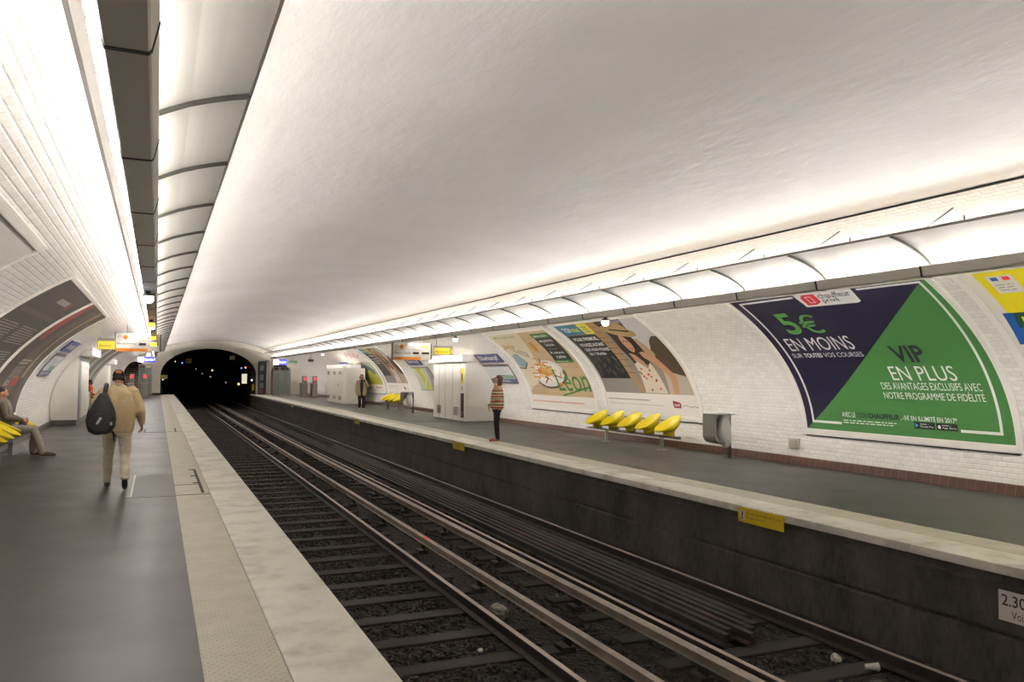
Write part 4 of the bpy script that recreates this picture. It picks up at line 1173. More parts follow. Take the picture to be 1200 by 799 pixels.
# ------------------------------------------------------------------ hatch and joint plates in the left platform
def grid_mat():
    n = N('grooved_steel_hatch'); g = n.n('ShaderNodeNewGeometry'); sp = n.n('ShaderNodeSeparateXYZ'); n.l(g.outputs['Position'], sp.inputs[0])
    f = n.math('FRACT', n.math('DIVIDE', sp.outputs[0], .025)); k = n.math('LESS_THAN', f, .35)
    f2 = n.math('FRACT', n.math('DIVIDE', sp.outputs[1], .05)); k2 = n.math('LESS_THAN', f2, .2)
    n.l(n.mix(n.math('MAXIMUM', k, k2), srgb('5d5952'), srgb('3b3834')), n.b.inputs['Base Color']); n.b.inputs['Roughness'].default_value = .5; n.b.inputs['Metallic'].default_value = .2
    n.bump(k, .5, .004); return n.mat
e = empty('floor_hatch', (0, 13, 0), 'grooved steel access hatch in the left platform floor, right of the walking man', 'hatch')
MB().box(-.29, .265, 11.88, 14.38, -.02, .006).build('cover', grid_mat(), e)
m = MB(); m.box(-.36, -.29, 11.80, 14.46, -.02, .0045); m.box(-.29, .265, 11.80, 11.88, -.02, .0045); m.box(-.29, .265, 14.38, 14.46, -.02, .0045)
m.build('surround', M('hatch_surround', '6d655c', .5), e)
m = MB(); m.box(-.292, -.275, 11.9, 14.36, 0, .0075); m.build('worn_edge', M('bright_worn_steel', 'aaa498', .4, .5), e)
DKL = M('dark_gap_line', '37322c', .8)
m = MB(); m.box(.27, .70, 11.80, 11.85, 0, .0055); m.box(.27, .62, 12.88, 12.92, 0, .0055); m.box(.60, .64, 11.95, 14.9, 0, .0055)
for y in (13.0, 13.9, 14.8): m.box(.53, .62, y, y+.12, 0, .0055)
o = m.build('joint_strip', DKL); tag(o, 'dark cut joint lines around a lifted tactile slab beside the steel hatch', 'joint'); rebase(o, (.45, 13, 0))
m = MB(); m.box(-.3, .27, 24.6, 24.66, 0, .004); m.box(.27, .70, 24.6, 24.66, 0, .0065); m.box(.5, .54, 24.6, 26.2, 0, .0065); m.box(-.3, -.26, 24.6, 26.0, 0, .004)
o = m.build('joint_strip', DKL); tag(o, 'second set of dark joint lines farther along the left platform', 'joint'); rebase(o, (.2, 25, 0))
m = MB(); m.box(8.4, 9.3, 26.9, 26.95, 0, .004); m.box(8.4, 8.44, 26.9, 27.6, 0, .004)
o = m.build('joint_strip', DKL); tag(o, 'thin dark hatch joint in the right platform in front of the white cabinet', 'joint'); rebase(o, (8.8, 27, 0))

# ------------------------------------------------------------------ gates and machines at the platform ends
REDL = M('gate_red_light', 'e8303a', .4, emit=1.6); GATE = M('gate_steel', '8b867c', .4, .6); GLASSD = M('gate_glass', '7f8985', .15, .2)
def turnstile(x, y, lab, hh=1.38, grp=None):
    e = empty('ticket_gate', (x, y, 0), lab, 'ticket gate', grp)
    MB().box(x-.22, x+.16, y-.5, y+.5, 0, 1.0, bev=.03).build('body', GATE, e)
    MB().box(x-.10, x+.16, y-.3, y+.3, 1.0, hh, bev=.03).build('head', GATE, e)
    MB().box(x-.07, x+.10, y-.315, y-.30, hh-.28, hh-.10).build('light_panel', REDL, e)
    MB().box(x-.22, x+.16, y-.51, y-.50, .93, .99).build('ticket_slot', STEEL, e)
turnstile(9.62, 58.5, 'steel ticket gate with red light, nearer the exit arch on the right platform', 1.5)
turnstile(10.34, 58.5, 'steel ticket gate with red light, beside the right wall', 1.5)
turnstile(-.75, 59.5, 'steel ticket gate with red light on the left platform, the right-hand one', 1.6)
turnstile(-1.55, 59.5, 'left platform ticket gate with red light, beside the walking man’s head', 1.6)
def exit_gate(x0, x1, y, zt, lab, n=3):
    e = empty('exit_gate', ((x0+x1)/2, y, 0), lab, 'gate')
    w = (x1-x0)/n
    for i in range(n+1):
        x = x0+i*w; MB().box(x-.04, x+.04, y-.06, y+.06, 0, zt, bev=.008).build('post', GATE, e)
    m = MB()
    for i in range(n): m.box(x0+i*w+.05, x0+(i+1)*w-.05, y-.01, y+.01, .15, zt-.25)
    m.build('door_leaf', GLASSD, e)
    m = MB()
    for i in range(n):
        for z in (.15, 1.0, zt-.25): m.box(x0+i*w+.04, x0+(i+1)*w-.04, y-.02, y+.02, z-.03, z+.03)
    m.box(x0, x1, y-.05, y+.05, zt-.06, zt); m.build('rail', GATE, e)
exit_gate(8.0, 9.2, 62.2, 2.15, 'tall steel exit gate before the right exit arch')
exit_gate(-1.15, -.35, 62.0, 2.25, 'tall steel exit gate before the left exit arch', 2)
# dark blue advert column fixed to the end wall
e = empty('vending_machine', (7.5, 65.8, 0), 'tall narrow dark blue machine against the end wall right of the tunnel mouth', 'machine')
MB().box(7.28, 7.78, 65.6, 65.97, 0, 2.62, bev=.02).build('body', M('machine_navy', '252c38', .4), e)
for z in (1.9, 1.15, .5): MB().box(7.40, 7.66, 65.585, 65.60, z, z+.42).build('window_panel', M('machine_panel', '6d7472', .3), e)
MB().box(7.40, 7.66, 65.58, 65.60, .12, .4).build('red_panel', M('machine_red', '7a2b2b', .4), e)
e = empty('column_casing', (8.0, 65.7, 0), 'pale grey casing between the blue machine and the right exit arch', 'column')
MB().box(7.86, 8.14, 65.55, 65.97, 0, 2.7, bev=.02).build('casing', M('pale_grey_casing', '9d978c', .5), e); MB().box(7.98, 8.0, 65.54, 65.55, 0, 2.7).build('seam', SEAM, e)
def exit_sign(x0, x1, xm, y, z0, z1, lab):
    e = empty('exit_sign', ((x0+x1)/2, y, z0), lab, 'sign')
    MB().box(x0, x1, y, y+.12, z0, z1, bev=.006).build('housing', STEEL_D, e)
    a = Art(map_plane((x0, y-.001, z0), (1, 0, 0), (0, -1, 0)), curved=False, base=.002, dl=.002)
    W, H = x1-x0, z1-z0; k = (xm-x0)/W
    a.part('lit_panel').rect(.01, .01, W*k, H-.01, WLIT, 0); a.rect(W*k, .01, W-.01, H-.01, BLUS, 0)
    a.part('lettering').text('Sortie', W*(k+.08*(1-k)), H*.3, W*(k+.78*(1-k)), H*.72, WLIT, 1, .03); a.poly([(W*.93, H*.3), (W*.97, H*.55), (W*.90, H*.75)], WLIT, 1); a.build(e)
    for x in (x0+.15, x1-.15): MB().tube([(x, y+.06, z1), (x, y+.06, vz_at(x)-.0)], .012, 6).build('hanger', STEEL_D, e)
exit_sign(7.9, 8.85, 8.3, 61.8, 2.30, 2.72, 'lit blue and white exit sign above the right exit gate')
exit_sign(-1.25, -.1, -.85, 60.8, 2.40, 2.76, 'lit blue and white exit sign above the left exit gate')
e = empty('safety_sign', (9.15, 61.5, 2.5), 'small green emergency exit sign right of the blue exit sign', 'sign')
MB().box(8.95, 9.6, 61.5, 61.56, 2.44, 2.62).build('housing', M('sign_green', '4f7a5c', .5), e); MB().tube([(9.28, 61.53, 2.62), (9.28, 61.53, vz_at(9.28))], .012, 6).build('hanger', STEEL_D, e)
e = empty('loudspeaker', (7.8, 45, 2.3), 'small dark box hanging on a rod from the right vault at the far end', 'loudspeaker')
MB().box(7.62, 7.90, 45, 45.2, 2.32, 2.46, bev=.02).build('housing', M('dark_box', '5b564f', .5), e); MB().tube([(7.76, 45.1, 2.46), (7.76, 45.1, vz_at(7.76))], .01, 6).build('hanger', STEEL_D, e)
e = empty('monitor', (-.62, 57, 2.72), 'small lit white box sign above the left exit sign', 'sign')
MB().box(-.65, -.42, 57.0, 57.15, 2.72, 2.95, bev=.01).build('housing', STEEL_D, e); MB().box(-.63, -.44, 56.99, 57.0, 2.74, 2.93).build('screen', WLIT, e); MB().tube([(-.53, 57.08, 2.95), (-.53, 57.08, vz_at(-.53))], .01, 6).build('hanger', STEEL_D, e)
# wall handrail by the far right
e = empty('leaning_rail', (10.9, 52.6, 0), 'low grey rail frame between the ticket gates and the far cabinet', 'rail')
MB().tube([(10.55, 51.4, 0), (10.55, 51.4, .92), (10.62, 53.8, .92), (10.62, 53.8, 0)], .02, 8).build('frame', STEEL, e)

# ------------------------------------------------------------------ lights and boxes inside the tunnel
def tun_lamp(x, y, z, r, mt, lab, plate=None):
    r *= .62
    e = empty('tunnel_lamp', (x, y, z), lab, 'lamp')
    MB().box(x-r*.8, x+r*.8, y+.02, y+.16, z-r*.8, z+r*.8).build('housing', DARK, e)
    MB().ball((x, y, z), (r, r*.6, r), seg=10, ring=7).build('lens', mt, e, smooth=True)
    return e
LB = M('tunnel_blue', '4a78ff', .4, emit=3.0); LO = M('tunnel_orange', 'ff9a3a', .4, emit=3.0); LW = M('tunnel_white', 'f0f4f0', .4, emit=2.0); LG = M('tunnel_dim', 'b8c8a8', .4, emit=.8)
for x, y, z, r, mt, lab in ((1.5, 80, 2.72, .06, LW, 'white tunnel lamp highest on the left'), (2.1, 80, 2.6, .10, LB, 'blue tunnel lamp on the left'), (3.3, 80, 2.05, .07, LG, 'dim tunnel lamp left of centre'),
        (5.9, 100, 2.0, .15, LO, 'orange tunnel lamp at the centre'), (4.8, 100, 1.62, .08, LG, 'dim tunnel lamp just below centre'), (5.7, 100, 1.25, .12, LG, 'dim greenish tunnel lamp low at centre'),
        (6.4, 70, 2.1, .09, LB, 'blue tunnel lamp on the right'), (6.72, 70, 2.15, .10, LO, 'orange tunnel lamp on the right'), (6.2, 70, .78, .14, LO, 'orange lamp left of the lit tunnel panel'),
        (6.98, 67.5, 1.12, .11, LW, 'white lamp on the right side of the tunnel mouth'), (.42, 67.5, 1.15, .07, LW, 'white lamp on the left side of the tunnel mouth'), (5.2, 70, .92, .07, LG, 'dim lamp right of the tunnel centre')):
    tun_lamp(x, y, z, r, mt, lab)
def tun_box(x0, x1, y, z0, z1, mt, lab, cat='sign', name='tunnel_sign', post=True):
    e = empty(name, ((x0+x1)/2, y, z0), lab, cat)
    MB().box(x0-.02, x1+.02, y+.01, y+.10, z0-.02, z1+.02).build('housing', DARK, e)
    MB().box(x0, x1, y, y+.01, z0, z1).build('panel', mt, e)
    if post: MB().tube([((x0+x1)/2, y+.05, z1), ((x0+x1)/2, y+.05, z1+.5)], .015, 6).build('bracket', DARK, e)
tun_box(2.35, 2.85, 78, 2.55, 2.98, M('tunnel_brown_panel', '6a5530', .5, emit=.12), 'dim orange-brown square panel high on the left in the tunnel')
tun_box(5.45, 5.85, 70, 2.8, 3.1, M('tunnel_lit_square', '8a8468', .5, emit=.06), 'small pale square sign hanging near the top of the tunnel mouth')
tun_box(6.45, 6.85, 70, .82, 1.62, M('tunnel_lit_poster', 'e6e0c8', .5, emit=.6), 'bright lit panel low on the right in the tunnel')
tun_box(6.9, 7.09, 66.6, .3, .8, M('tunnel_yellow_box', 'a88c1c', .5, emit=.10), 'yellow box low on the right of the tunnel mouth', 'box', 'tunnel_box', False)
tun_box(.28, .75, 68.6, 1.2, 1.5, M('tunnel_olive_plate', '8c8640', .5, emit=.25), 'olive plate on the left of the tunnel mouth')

# ------------------------------------------------------------------ people
from mathutils import noise as mn
def wrinkle(me, amp, freq, stretch=(1, 1, .5), seed=0):
    me.update()
    vs = [v.co.copy() for v in me.vertices]; ns = [v.normal.copy() for v in me.vertices]
    for v, c0, nn in zip(me.vertices, vs, ns):
        q = Vector((c0.x*stretch[0], c0.y*stretch[1], c0.z*stretch[2]))*freq+Vector((seed, seed*2.3, 0))
        v.co = c0+nn*(mn.noise(q)*amp+mn.noise(q*2.1)*amp*.45)
    return me

def V3(*a): return Vector(a)
def hand(mb, wrist, d, thumb, palm, curl=.5, s=1.0):
    """palm, four unequal bent fingers and a thumb leaving the side of the palm"""
    w = Vector(wrist); d = Vector(d).normalized(); t = Vector(thumb); t = (t-d*t.dot(d)).normalized(); p = d.cross(t)
    if p.dot(Vector(palm)) < 0: p = -p
    rot = Matrix((t, p, d)).transposed()
    mb.ball(w+d*.045*s, (.040*s, .016*s, .052*s), rot=rot, seg=16, ring=10)
    mb.capsule([w-d*.01, w+d*.03*s], [.024*s, .026*s], 10)
    for k, (off, ln) in enumerate(((.029, .072), (.010, .082), (-.010, .076), (-.029, .060))):
        b = w+d*.085*s+t*off*s; pts = [b-d*.02*s, b]
        ang = 0
        for j, f in enumerate((.42, .32, .26)):
            ang += curl*(.55, .75, .5)[j]
            dd = d*math.cos(ang)+p*math.sin(ang); pts.append(pts[-1]+dd*ln*f*s)
        mb.capsule(pts, [.009*s, .0095*s, .0088*s, .0082*s, .0074*s], 8)
    b = w+d*.022*s+t*.030*s; dd = (d*.72+t*.62+p*.25).normalized(); e1 = b+dd*.034*s; e2 = e1+(d*.9+t*.15+p*.35).normalized()*.030*s
    mb.capsule([b-dd*.015, b, e1, e2], [.012*s, .012*s, .010*s, .0085*s], 8)

def head_mesh(mb, c, pitch, yaw=0.0, s=1.0):
    """head facing local +Y; pitch>0 looks up"""
    rot = Matrix.Rotation(yaw, 3, 'Z') @ Matrix.Rotation(pitch, 3, 'X'); c = Vector(c)
    P = lambda x, y, z: c+rot @ Vector((x, y, z))*s
    mb.ball(P(0, -.012, .025), (.074*s, .094*s, .088*s), rot=rot, seg=20, ring=14)
    mb.ball(P(0, .022, -.030), (.056*s, .066*s, .078*s), rot=rot, seg=18, ring=12)
    mb.ball(P(0, .055, -.088), (.026*s, .022*s, .018*s), rot=rot)          # chin
    mb.capsule([P(0, .086, .012), P(0, .106, -.022)], [.009*s, .014*s], 8)  # nose
    mb.ball(P(0, .083, -.055), (.024*s, .010*s, .009*s), rot=rot)          # lips
    for sx in (-1, 1):
        mb.ball(P(sx*.076, -.006, -.005), (.010*s, .020*s, .032*s), rot=rot)   # ear
        mb.ball(P(sx*.045, .062, -.020), (.020*s, .020*s, .022*s), rot=rot)   # cheek
        mb.capsule([P(sx*.014, .083, .030), P(sx*.048, .070, .028)], [.009*s, .008*s], 8)   # brow
    return P

def person(label, loc, rz, J, skin, voxel=.007, group=None):
    e = empty('person', loc, label, 'person', group, rz)
    mb = MB()
    P = head_mesh(mb, J['head'], J.get('pitch', 0), J.get('yaw', 0), J.get('hs', 1.0))
    nk = Vector(J['neck']); mb.capsule([nk-Vector((0, 0, .05)), nk, P(0, -.012, -.07)], [.075, .056, .052], 14)
    mb.loft(J['torso'], 24)
    for sd in ('L', 'R'):
        S, E, W = J['arm'+sd]; mb.capsule([S, Vector(S).lerp(Vector(E), .5), E, Vector(E).lerp(Vector(W), .35), W], [.050, .047, .038, .038, .025], 12)
        hd = J['hand'+sd]; hand(mb, W, hd[0], hd[1], hd[2], hd[3])
        H, K, A = J['leg'+sd]; mb.capsule([H, Vector(H).lerp(Vector(K), .5), K, Vector(K).lerp(Vector(A), .35), A], [.082, .070, .052, .054, .036], 14)
        ft = [Vector(q) for q in J['foot'+sd]]; mb.capsule(ft, [.034, .036, .030, .020][:len(ft)], 10)
        mb.capsule([A, ft[0]], [.036, .034], 10)
    me = remesh(mb, voxel, 2); link('body', me, skin, e, local=True)
    # eyes
    eb = MB()
    for sx in (-1, 1): eb.ball(P(sx*.030, .080, .006), (.013, .009, .009), seg=10, ring=7)
    link('eyes', eb.mesh('eyes', True), M('eye_dark', '2b211c', .3), e, local=True)
    return e, P

def garment(name, build, mat, e, voxel=.011, wr=.006, fr=9, seed=0, sm=3, stretch=(1, 1, .5)):
    mb = MB(); build(mb); me = remesh(mb, voxel, sm)
    if wr: wrinkle(me, wr, fr, stretch, seed)
    return link(name, me, mat, e, local=True)

def fabric(name, col, var=.10, rough=.85):
    return M(name, col, rough, var=var, vscale=14, bump=.25, bscale=120)
SKIN_T = M('skin_tanned', 'b98468', .55); SKIN_F = M('skin_fair', 'c99a82', .55); SKIN_B = M('skin_brown', '6b4632', .55)

# ---- man walking away, beige jacket
J = dict(head=(0, .055, 1.575), pitch=-.42, hs=1.02, neck=(0, .02, 1.43),
    torso=[(0, 0, .82, .14, .10), (0, 0, .90, .165, .12), (0, 0, 1.02, .145, .105), (0, 0, 1.2, .17, .115), (0, 0, 1.34, .185, .11), (0, .01, 1.42, .13, .085), (0, .02, 1.46, .06, .055)],
    armL=((-.19, .0, 1.37), (-.31, .02, 1.12), (-.20, .21, 1.24)), armR=((.19, 0, 1.37), (.29, -.05, 1.12), (.315, .10, .93)),
    handL=((.3, .15, .9), (.6, .3, -.2), (.5, -.6, 0), 1.6), handR=((.05, .35, -.9), (-.3, .9, .3), (-1, 0, 0), .7),
    legL=((-.095, 0, .86), (-.115, .17, .48), (-.125, .23, .10)), legR=((.095, 0, .86), (.115, -.02, .475), (.12, -.31, .20)),
    footL=((-.125, .20, .045), (-.13, .30, .045), (-.135, .40, .035), (-.14, .45, .026)), footR=((.12, -.33, .145), (.12, -.27, .085), (.12, -.20, .045), (.12, -.155, .028)))
man, P = person('man in a beige jacket walking away along the left platform, head bowed', (-.50, 12.8, 0), 0, J, SKIN_T)
def g(mb):
    mb.loft([(0, 0, .80, .195, .135), (0, -.0, .84, .215, .15), (0, -.01, .93, .225, .16), (0, -.015, 1.08, .232, .158), (0, -.015, 1.24, .232, .15), (0, -.01, 1.36, .205, .13), (0, 0, 1.43, .14, .10), (0, .015, 1.475, .078, .075)], 28)
    for sd, k in (('L', -1), ('R', 1)):
        S, E, W = [Vector(q) for q in J['arm'+sd]]
        mb.capsule([S+V3(-k*.03, 0, .01), S, S.lerp(E, .5), E, E.lerp(W, .5), E.lerp(W, .90)], [.085, .088, .080, .076, .062, .048], 16)
jac = garment('jacket', g, fabric('beige_jacket', 'b8a37e'), man, wr=.016, fr=8, seed=3, stretch=(1.3, 1.3, .45))
mb = MB(); mb.loft([(0, 0, .80, .20, .142), (0, 0, .845, .205, .147)], 28); link('waistband', remesh(mb, .012, 1), fabric('jacket_rib', 'a8946e'), jac, local=True)
mb = MB(); mb.capsule([(-.06, .0, 1.475), (.0, -.055, 1.485), (.06, .0, 1.475)], [.022, .024, .022], 10); link('collar', remesh(mb, .009, 2), fabric('jacket_collar', 'ac9872'), jac, local=True)
def g(mb):
    mb.loft([(0, 0, .74, .15, .105), (0, 0, .80, .175, .125), (0, 0, .90, .175, .13), (0, 0, .97, .165, .12)], 24)
    for sd in 'LR':
        H, K, A = [Vector(q) for q in J['leg'+sd]]
        mb.capsule([H, H.lerp(K, .5), K, K.lerp(A, .5), A+V3(0, 0, .0)], [.097, .086, .070, .065, .058], 16)
garment('trousers', g, fabric('stone_trousers', 'bdb29b'), man, wr=.014, fr=11, seed=5, stretch=(.7, .7, 1.3))
SHOE = M('dark_leather_shoe', '27221f', .45)
def shoe(name, pts, mat, e, r=(.040, .043, .038, .028)):
    mb = MB(); pts = [Vector(p)+V3(0, 0, .006) for p in pts]; mb.capsule(pts, list(r)[:len(pts)], 12); return link(name, remesh(mb, .007, 2), mat, e, local=True)
shoe('shoe', J['footL'], SHOE, man); shoe('shoe', J['footR'], SHOE, man)
def g(mb): mb.ball(P(0, -.022, .035), (.083, .100, .082), rot=Matrix.Rotation(-.42, 3, 'X'), seg=24, ring=16)
def hairlow(mb):
    for a_ in range(-4, 5): mb.ball(P(.068*math.sin(a_*.32), -.012-.080*math.cos(a_*.32), -.025), (.018, .018, .035))
garment('hair', hairlow, M('dark_hair', '2c231d', .8), man, voxel=.008, wr=.004, fr=40)
cap = garment('cap', g, fabric('dark_cap', '2a2422'), man, voxel=.009, wr=.002)
mb = MB(); mb.capsule([P(-.05, .085, .05), P(0, .13, .045), P(.05, .085, .05)], [.012, .012, .012], 8); link('brim', remesh(mb, .007, 1), fabric('dark_cap', '2a2422'), cap, local=True)
mb = MB(); mb.ball(P(0, -.112, .045), (.040, .020, .024), rot=Matrix.Rotation(-.42, 3, 'X')); link('patch', mb.mesh('p', True), M('cap_orange_patch', 'c0703c', .7), cap, local=True)
cap.children[-1]['label'] = 'orange patch on the back of the cap'
# backpack slung over his left shoulder
bp = empty('backpack', (-.50-.27, 12.8-.30, .68), 'black teardrop backpack slung over the walking man’s left shoulder', 'backpack')
BPM = M('black_nylon', '17171a', .6, var=.25, vscale=18, bump=.3, bscale=80)
mb = MB()
mb.loft([(x-.50, y+12.8, z, a_, b_) for x, y, z, a_, b_ in ((-.20, -.285, .80, .08, .05), (-.20, -.29, .84, .15, .08), (-.20, -.295, .92, .185, .10), (-.195, -.295, 1.02, .19, .105), (-.19, -.285, 1.12, .17, .10), (-.18, -.27, 1.22, .13, .085), (-.175, -.245, 1.31, .08, .065), (-.17, -.23, 1.37, .045, .045))], 28)
me = remesh(mb, .011, 3); wrinkle(me, .010, 10, (1, 1, 1), 4); M0 = Matrix.Translation(-Vector(bp.location)); me.transform(M0); link('pack', me, BPM, bp, local=True)
mb = MB(); mb.loft([(-.50-.20, 12.8-.368, z, a_, .042) for z, a_ in ((.84, .08), (.88, .125), (.96, .14), (1.05, .115), (1.09, .08))], 20)
me = remesh(mb, .010, 2); me.transform(M0); link('front_pocket', me, BPM, bp, local=True)
mb = MB(); mb.tube([(-.50-.17, 12.8-.215, 1.30), (-.50-.155, 12.8-.17, 1.42), (-.50-.15, 12.8-.08, 1.485), (-.50-.15, 12.8+.04, 1.475), (-.50-.17, 12.8+.13, 1.38), (-.50-.20, 12.8+.15, 1.22)], [.030, .032, .030, .030, .028, .026], 10)
me = mb.mesh('s', True); me.transform(M0); link('strap', me, BPM, bp, local=True)
mb = MB(); mb.tube([(-.50-.10, 12.8-.25, .90), (-.50-.04, 12.8-.225, .80), (-.50-.03, 12.8-.21, .70)], .012, 8); mb.tube([(-.50-.07, 12.8-.25, .86), (-.50-.0, 12.8-.225, .76)], .010, 8)
me = mb.mesh('s', True); me.transform(M0); link('loose_strap', me, BPM, bp, local=True)
GL = M('pale_emblem', '9a9ca0', .5)
mb = MB(); mb.add([(-.50-.255, 12.8-.414, .955), (-.50-.225, 12.8-.418, .945), (-.50-.175, 12.8-.418, 1.035), (-.50-.205, 12.8-.414, 1.045)], [(0, 1, 2, 3)]); mb.add([(-.50-.08, 12.8-.40, .93), (-.50-.05, 12.8-.395, .93), (-.50-.05, 12.8-.40, .975), (-.50-.08, 12.8-.405, .975)], [(0, 1, 2, 3)])
me = mb.mesh('s'); me.transform(M0); link('emblem', me, GL, bp, local=True)

# ---- woman in a striped sweater looking up
J = dict(head=(0, -.01, 1.545), pitch=.42, hs=.98, neck=(0, -.015, 1.385),
    torso=[(0, 0, .80, .13, .10), (0, -.01, .90, .155, .12), (0, 0, 1.02, .125, .095), (0, 0, 1.18, .145, .11), (0, -.01, 1.30, .155, .10), (0, -.01, 1.37, .11, .08), (0, -.01, 1.41, .055, .05)],
    armL=((-.165, -.01, 1.32), (-.21, .0, 1.06), (-.12, .19, .88)), armR=((.165, -.01, 1.32), (.21, .0, 1.06), (.12, .19, .88)),
    handL=((.15, .25, -.95), (.9, .3, .1), (0, -1, 0), .9), handR=((-.15, .25, -.95), (-.9, .3, .1), (0, -1, 0), .9),
    legL=((-.085, 0, .84), (-.085, .015, .46), (-.08, -.02, .09)), legR=((.085, 0, .84), (.085, .015, .46), (.08, -.02, .09)),
    footL=((-.08, -.04, .04), (-.085, .04, .04), (-.09, .12, .033), (-.09, .17, .024)), footR=((.08, -.03, .04), (.085, .05, .04), (.09, .13, .033), (.09, .18, .024)))
wom, P = person('woman in a striped sweater looking up at the right platform edge', (7.78, 18.5, 0), R(67), J, SKIN_F)
n = N('striped_knit'); tcn = n.n('ShaderNodeTexCoord'); sp = n.n('ShaderNodeSeparateXYZ'); n.l(tcn.outputs['Object'], sp.inputs[0])
wob = n.math('MULTIPLY', n.noise(9, 2), .03)
f = n.math('FRACT', n.math('DIVIDE', n.math('ADD', sp.outputs[2], wob), .27))
cr = n.ramp(f, [(0, srgb('b8a184')), (.14, srgb('a34a34')), (.27, srgb('c8b796')), (.40, srgb('2b2320')), (.50, srgb('d2c4a8')), (.64, srgb('8f7f5c')), (.74, srgb('ad5540')), (.86, srgb('d4c6aa')), (.95, srgb('3a2f28'))], 'CONSTANT')
n.l(cr, n.b.inputs['Base Color']); n.b.inputs['Roughness'].default_value = .9; n.bump(n.noise(150, 2), .3, .004)
def g(mb):
    mb.loft([(0, .0, .79, .175, .135), (0, 0, .84, .20, .165), (0, 0, .95, .205, .172), (0, .0, 1.1, .195, .162), (0, 0, 1.22, .19, .15), (0, -.01, 1.33, .17, .115), (0, -.01, 1.39, .11, .085), (0, -.01, 1.425, .065, .06)], 28)
    for sd, k in (('L', -1), ('R', 1)):
        S, E, W = [Vector(q) for q in J['arm'+sd]]; mb.capsule([S+V3(-k*.03, 0, 0), S, S.lerp(E, .5), E, E.lerp(W, .5), W+V3(0, 0, .01)], [.070, .072, .066, .064, .056, .045], 16)
garment('sweater', g, n.mat, wom, wr=.013, fr=9, seed=8)
BT = fabric('black_trousers', '1f1a19', .15)
def g(mb):
    mb.loft([(0, 0, .72, .135, .10), (0, 0, .80, .16, .125), (0, -.01, .90, .165, .13), (0, 0, .97, .14, .11)], 24)
    for sd in 'LR':
        H, K, A = [Vector(q) for q in J['leg'+sd]]; mb.capsule([H, H.lerp(K, .5), K, K.lerp(A, .5), A], [.094, .083, .068, .062, .054], 16)
garment('trousers', g, BT, wom, wr=.008, fr=10, seed=2)
SANDAL = M('red_brown_shoe', '8d4f3f', .6)
shoe('shoe', J['footL'], SANDAL, wom, (.036, .039, .035, .026)); shoe('shoe', J['footR'], SANDAL, wom, (.036, .039, .035, .026))
def g(mb):
    rt = Matrix.Rotation(.42, 3, 'X')
    mb.ball(P(0, -.030, .040), (.086, .096, .084), rot=rt, seg=22, ring=14)
    for k in range(-5, 6):
        t = k*.30; mb.capsule([P(.078*math.sin(t), -.035-.072*math.cos(t), .0), P(.088*math.sin(t), -.060-.072*math.cos(t), -.075), P(.085*math.sin(t), -.075-.045*math.cos(t), -.150)], [.028, .030, .020], 8)
garment('hair', g, M('grey_brown_hair', '5a4c42', .8, var=.3, vscale=60), wom, voxel=.008, wr=.008, fr=30, seed=3)

# ---- woman in an open beige coat, far platform
J = dict(head=(0, .02, 1.535), pitch=-.12, hs=.97, neck=(0, 0, 1.38),
    torso=[(0, 0, .80, .13, .10), (0, 0, .90, .15, .11), (0, 0, 1.02, .12, .09), (0, 0, 1.18, .14, .105), (0, 0, 1.30, .155, .10), (0, 0, 1.37, .11, .08), (0, 0, 1.41, .055, .05)],
    armL=((-.17, 0, 1.32), (-.27, .05, 1.10), (-.17, .22, 1.26)), armR=((.17, 0, 1.32), (.23, -.02, 1.06), (.24, .06, .82)),
    handL=((.3, .3, .9), (.5, -.4, 0), (.4, -.5, 0), 1.4), handR=((0, .2, -1), (-.2, .9, .1), (-1, 0, 0), .5),
    legL=((-.085, 0, .84), (-.09, .05, .46), (-.085, .02, .09)), legR=((.085, 0, .84), (.085, -.02, .46), (.08, -.12, .10)),
    footL=((-.085, 0, .04), (-.09, .08, .04), (-.09, .16, .033), (-.09, .21, .024)), footR=((.08, -.14, .045), (.085, -.06, .04), (.09, .02, .033), (.09, .06, .024)))
w2, P = person('woman in an open beige coat over black clothes standing by the far right bench', (8.72, 37.0, 0), R(168), J, SKIN_T, .010)
def g(mb):
    for k in (-1, 1):
        mb.loft([(k*.115, -.01, .66, .095, .13), (k*.115, -.01, .80, .105, .15), (k*.115, -.01, 1.0, .10, .135), (k*.115, -.01, 1.2, .10, .125), (k*.10, -.01, 1.32, .10, .115), (k*.06, -.01, 1.40, .05, .07)], 22)
    mb.loft([(0, -.075, .67, .16, .07), (0, -.08, .9, .17, .075), (0, -.07, 1.2, .16, .065), (0, -.055, 1.36, .12, .05)], 22)
    for sd, k in (('L', -1), ('R', 1)):
        S, E, W = [Vector(q) for q in J['arm'+sd]]; mb.capsule([S+V3(-k*.03, 0, 0), S, E, E.lerp(W, .9)], [.07, .072, .062, .050], 14)
garment('coat', g, fabric('beige_coat', 'a38f72'), w2, voxel=.013, wr=.014, fr=8, seed=6)
def g(mb): mb.loft([(0, .035, .80, .10, .09), (0, .035, 1.0, .10, .095), (0, .035, 1.25, .10, .09), (0, .03, 1.38, .07, .07), (0, .02, 1.43, .055, .055)], 22)
garment('top', g, fabric('black_top', '1d1c20', .1), w2, voxel=.012, wr=.003)
def g(mb):
    mb.loft([(0, 0, .72, .13, .10), (0, 0, .80, .15, .115), (0, 0, .95, .14, .11)], 22)
    for sd in 'LR':
        H, K, A = [Vector(q) for q in J['leg'+sd]]; mb.capsule([H, H.lerp(K, .5), K, K.lerp(A, .5), A+V3(0, 0, .04)], [.095, .088, .078, .072, .066], 14)
garment('trousers', g, BT, w2, voxel=.013, wr=.006)
WSH = M('off_white_shoe', 'b5aa98', .6)
shoe('shoe', J['footL'], WSH, w2, (.036, .039, .035, .026)); shoe('shoe', J['footR'], WSH, w2, (.036, .039, .035, .026))
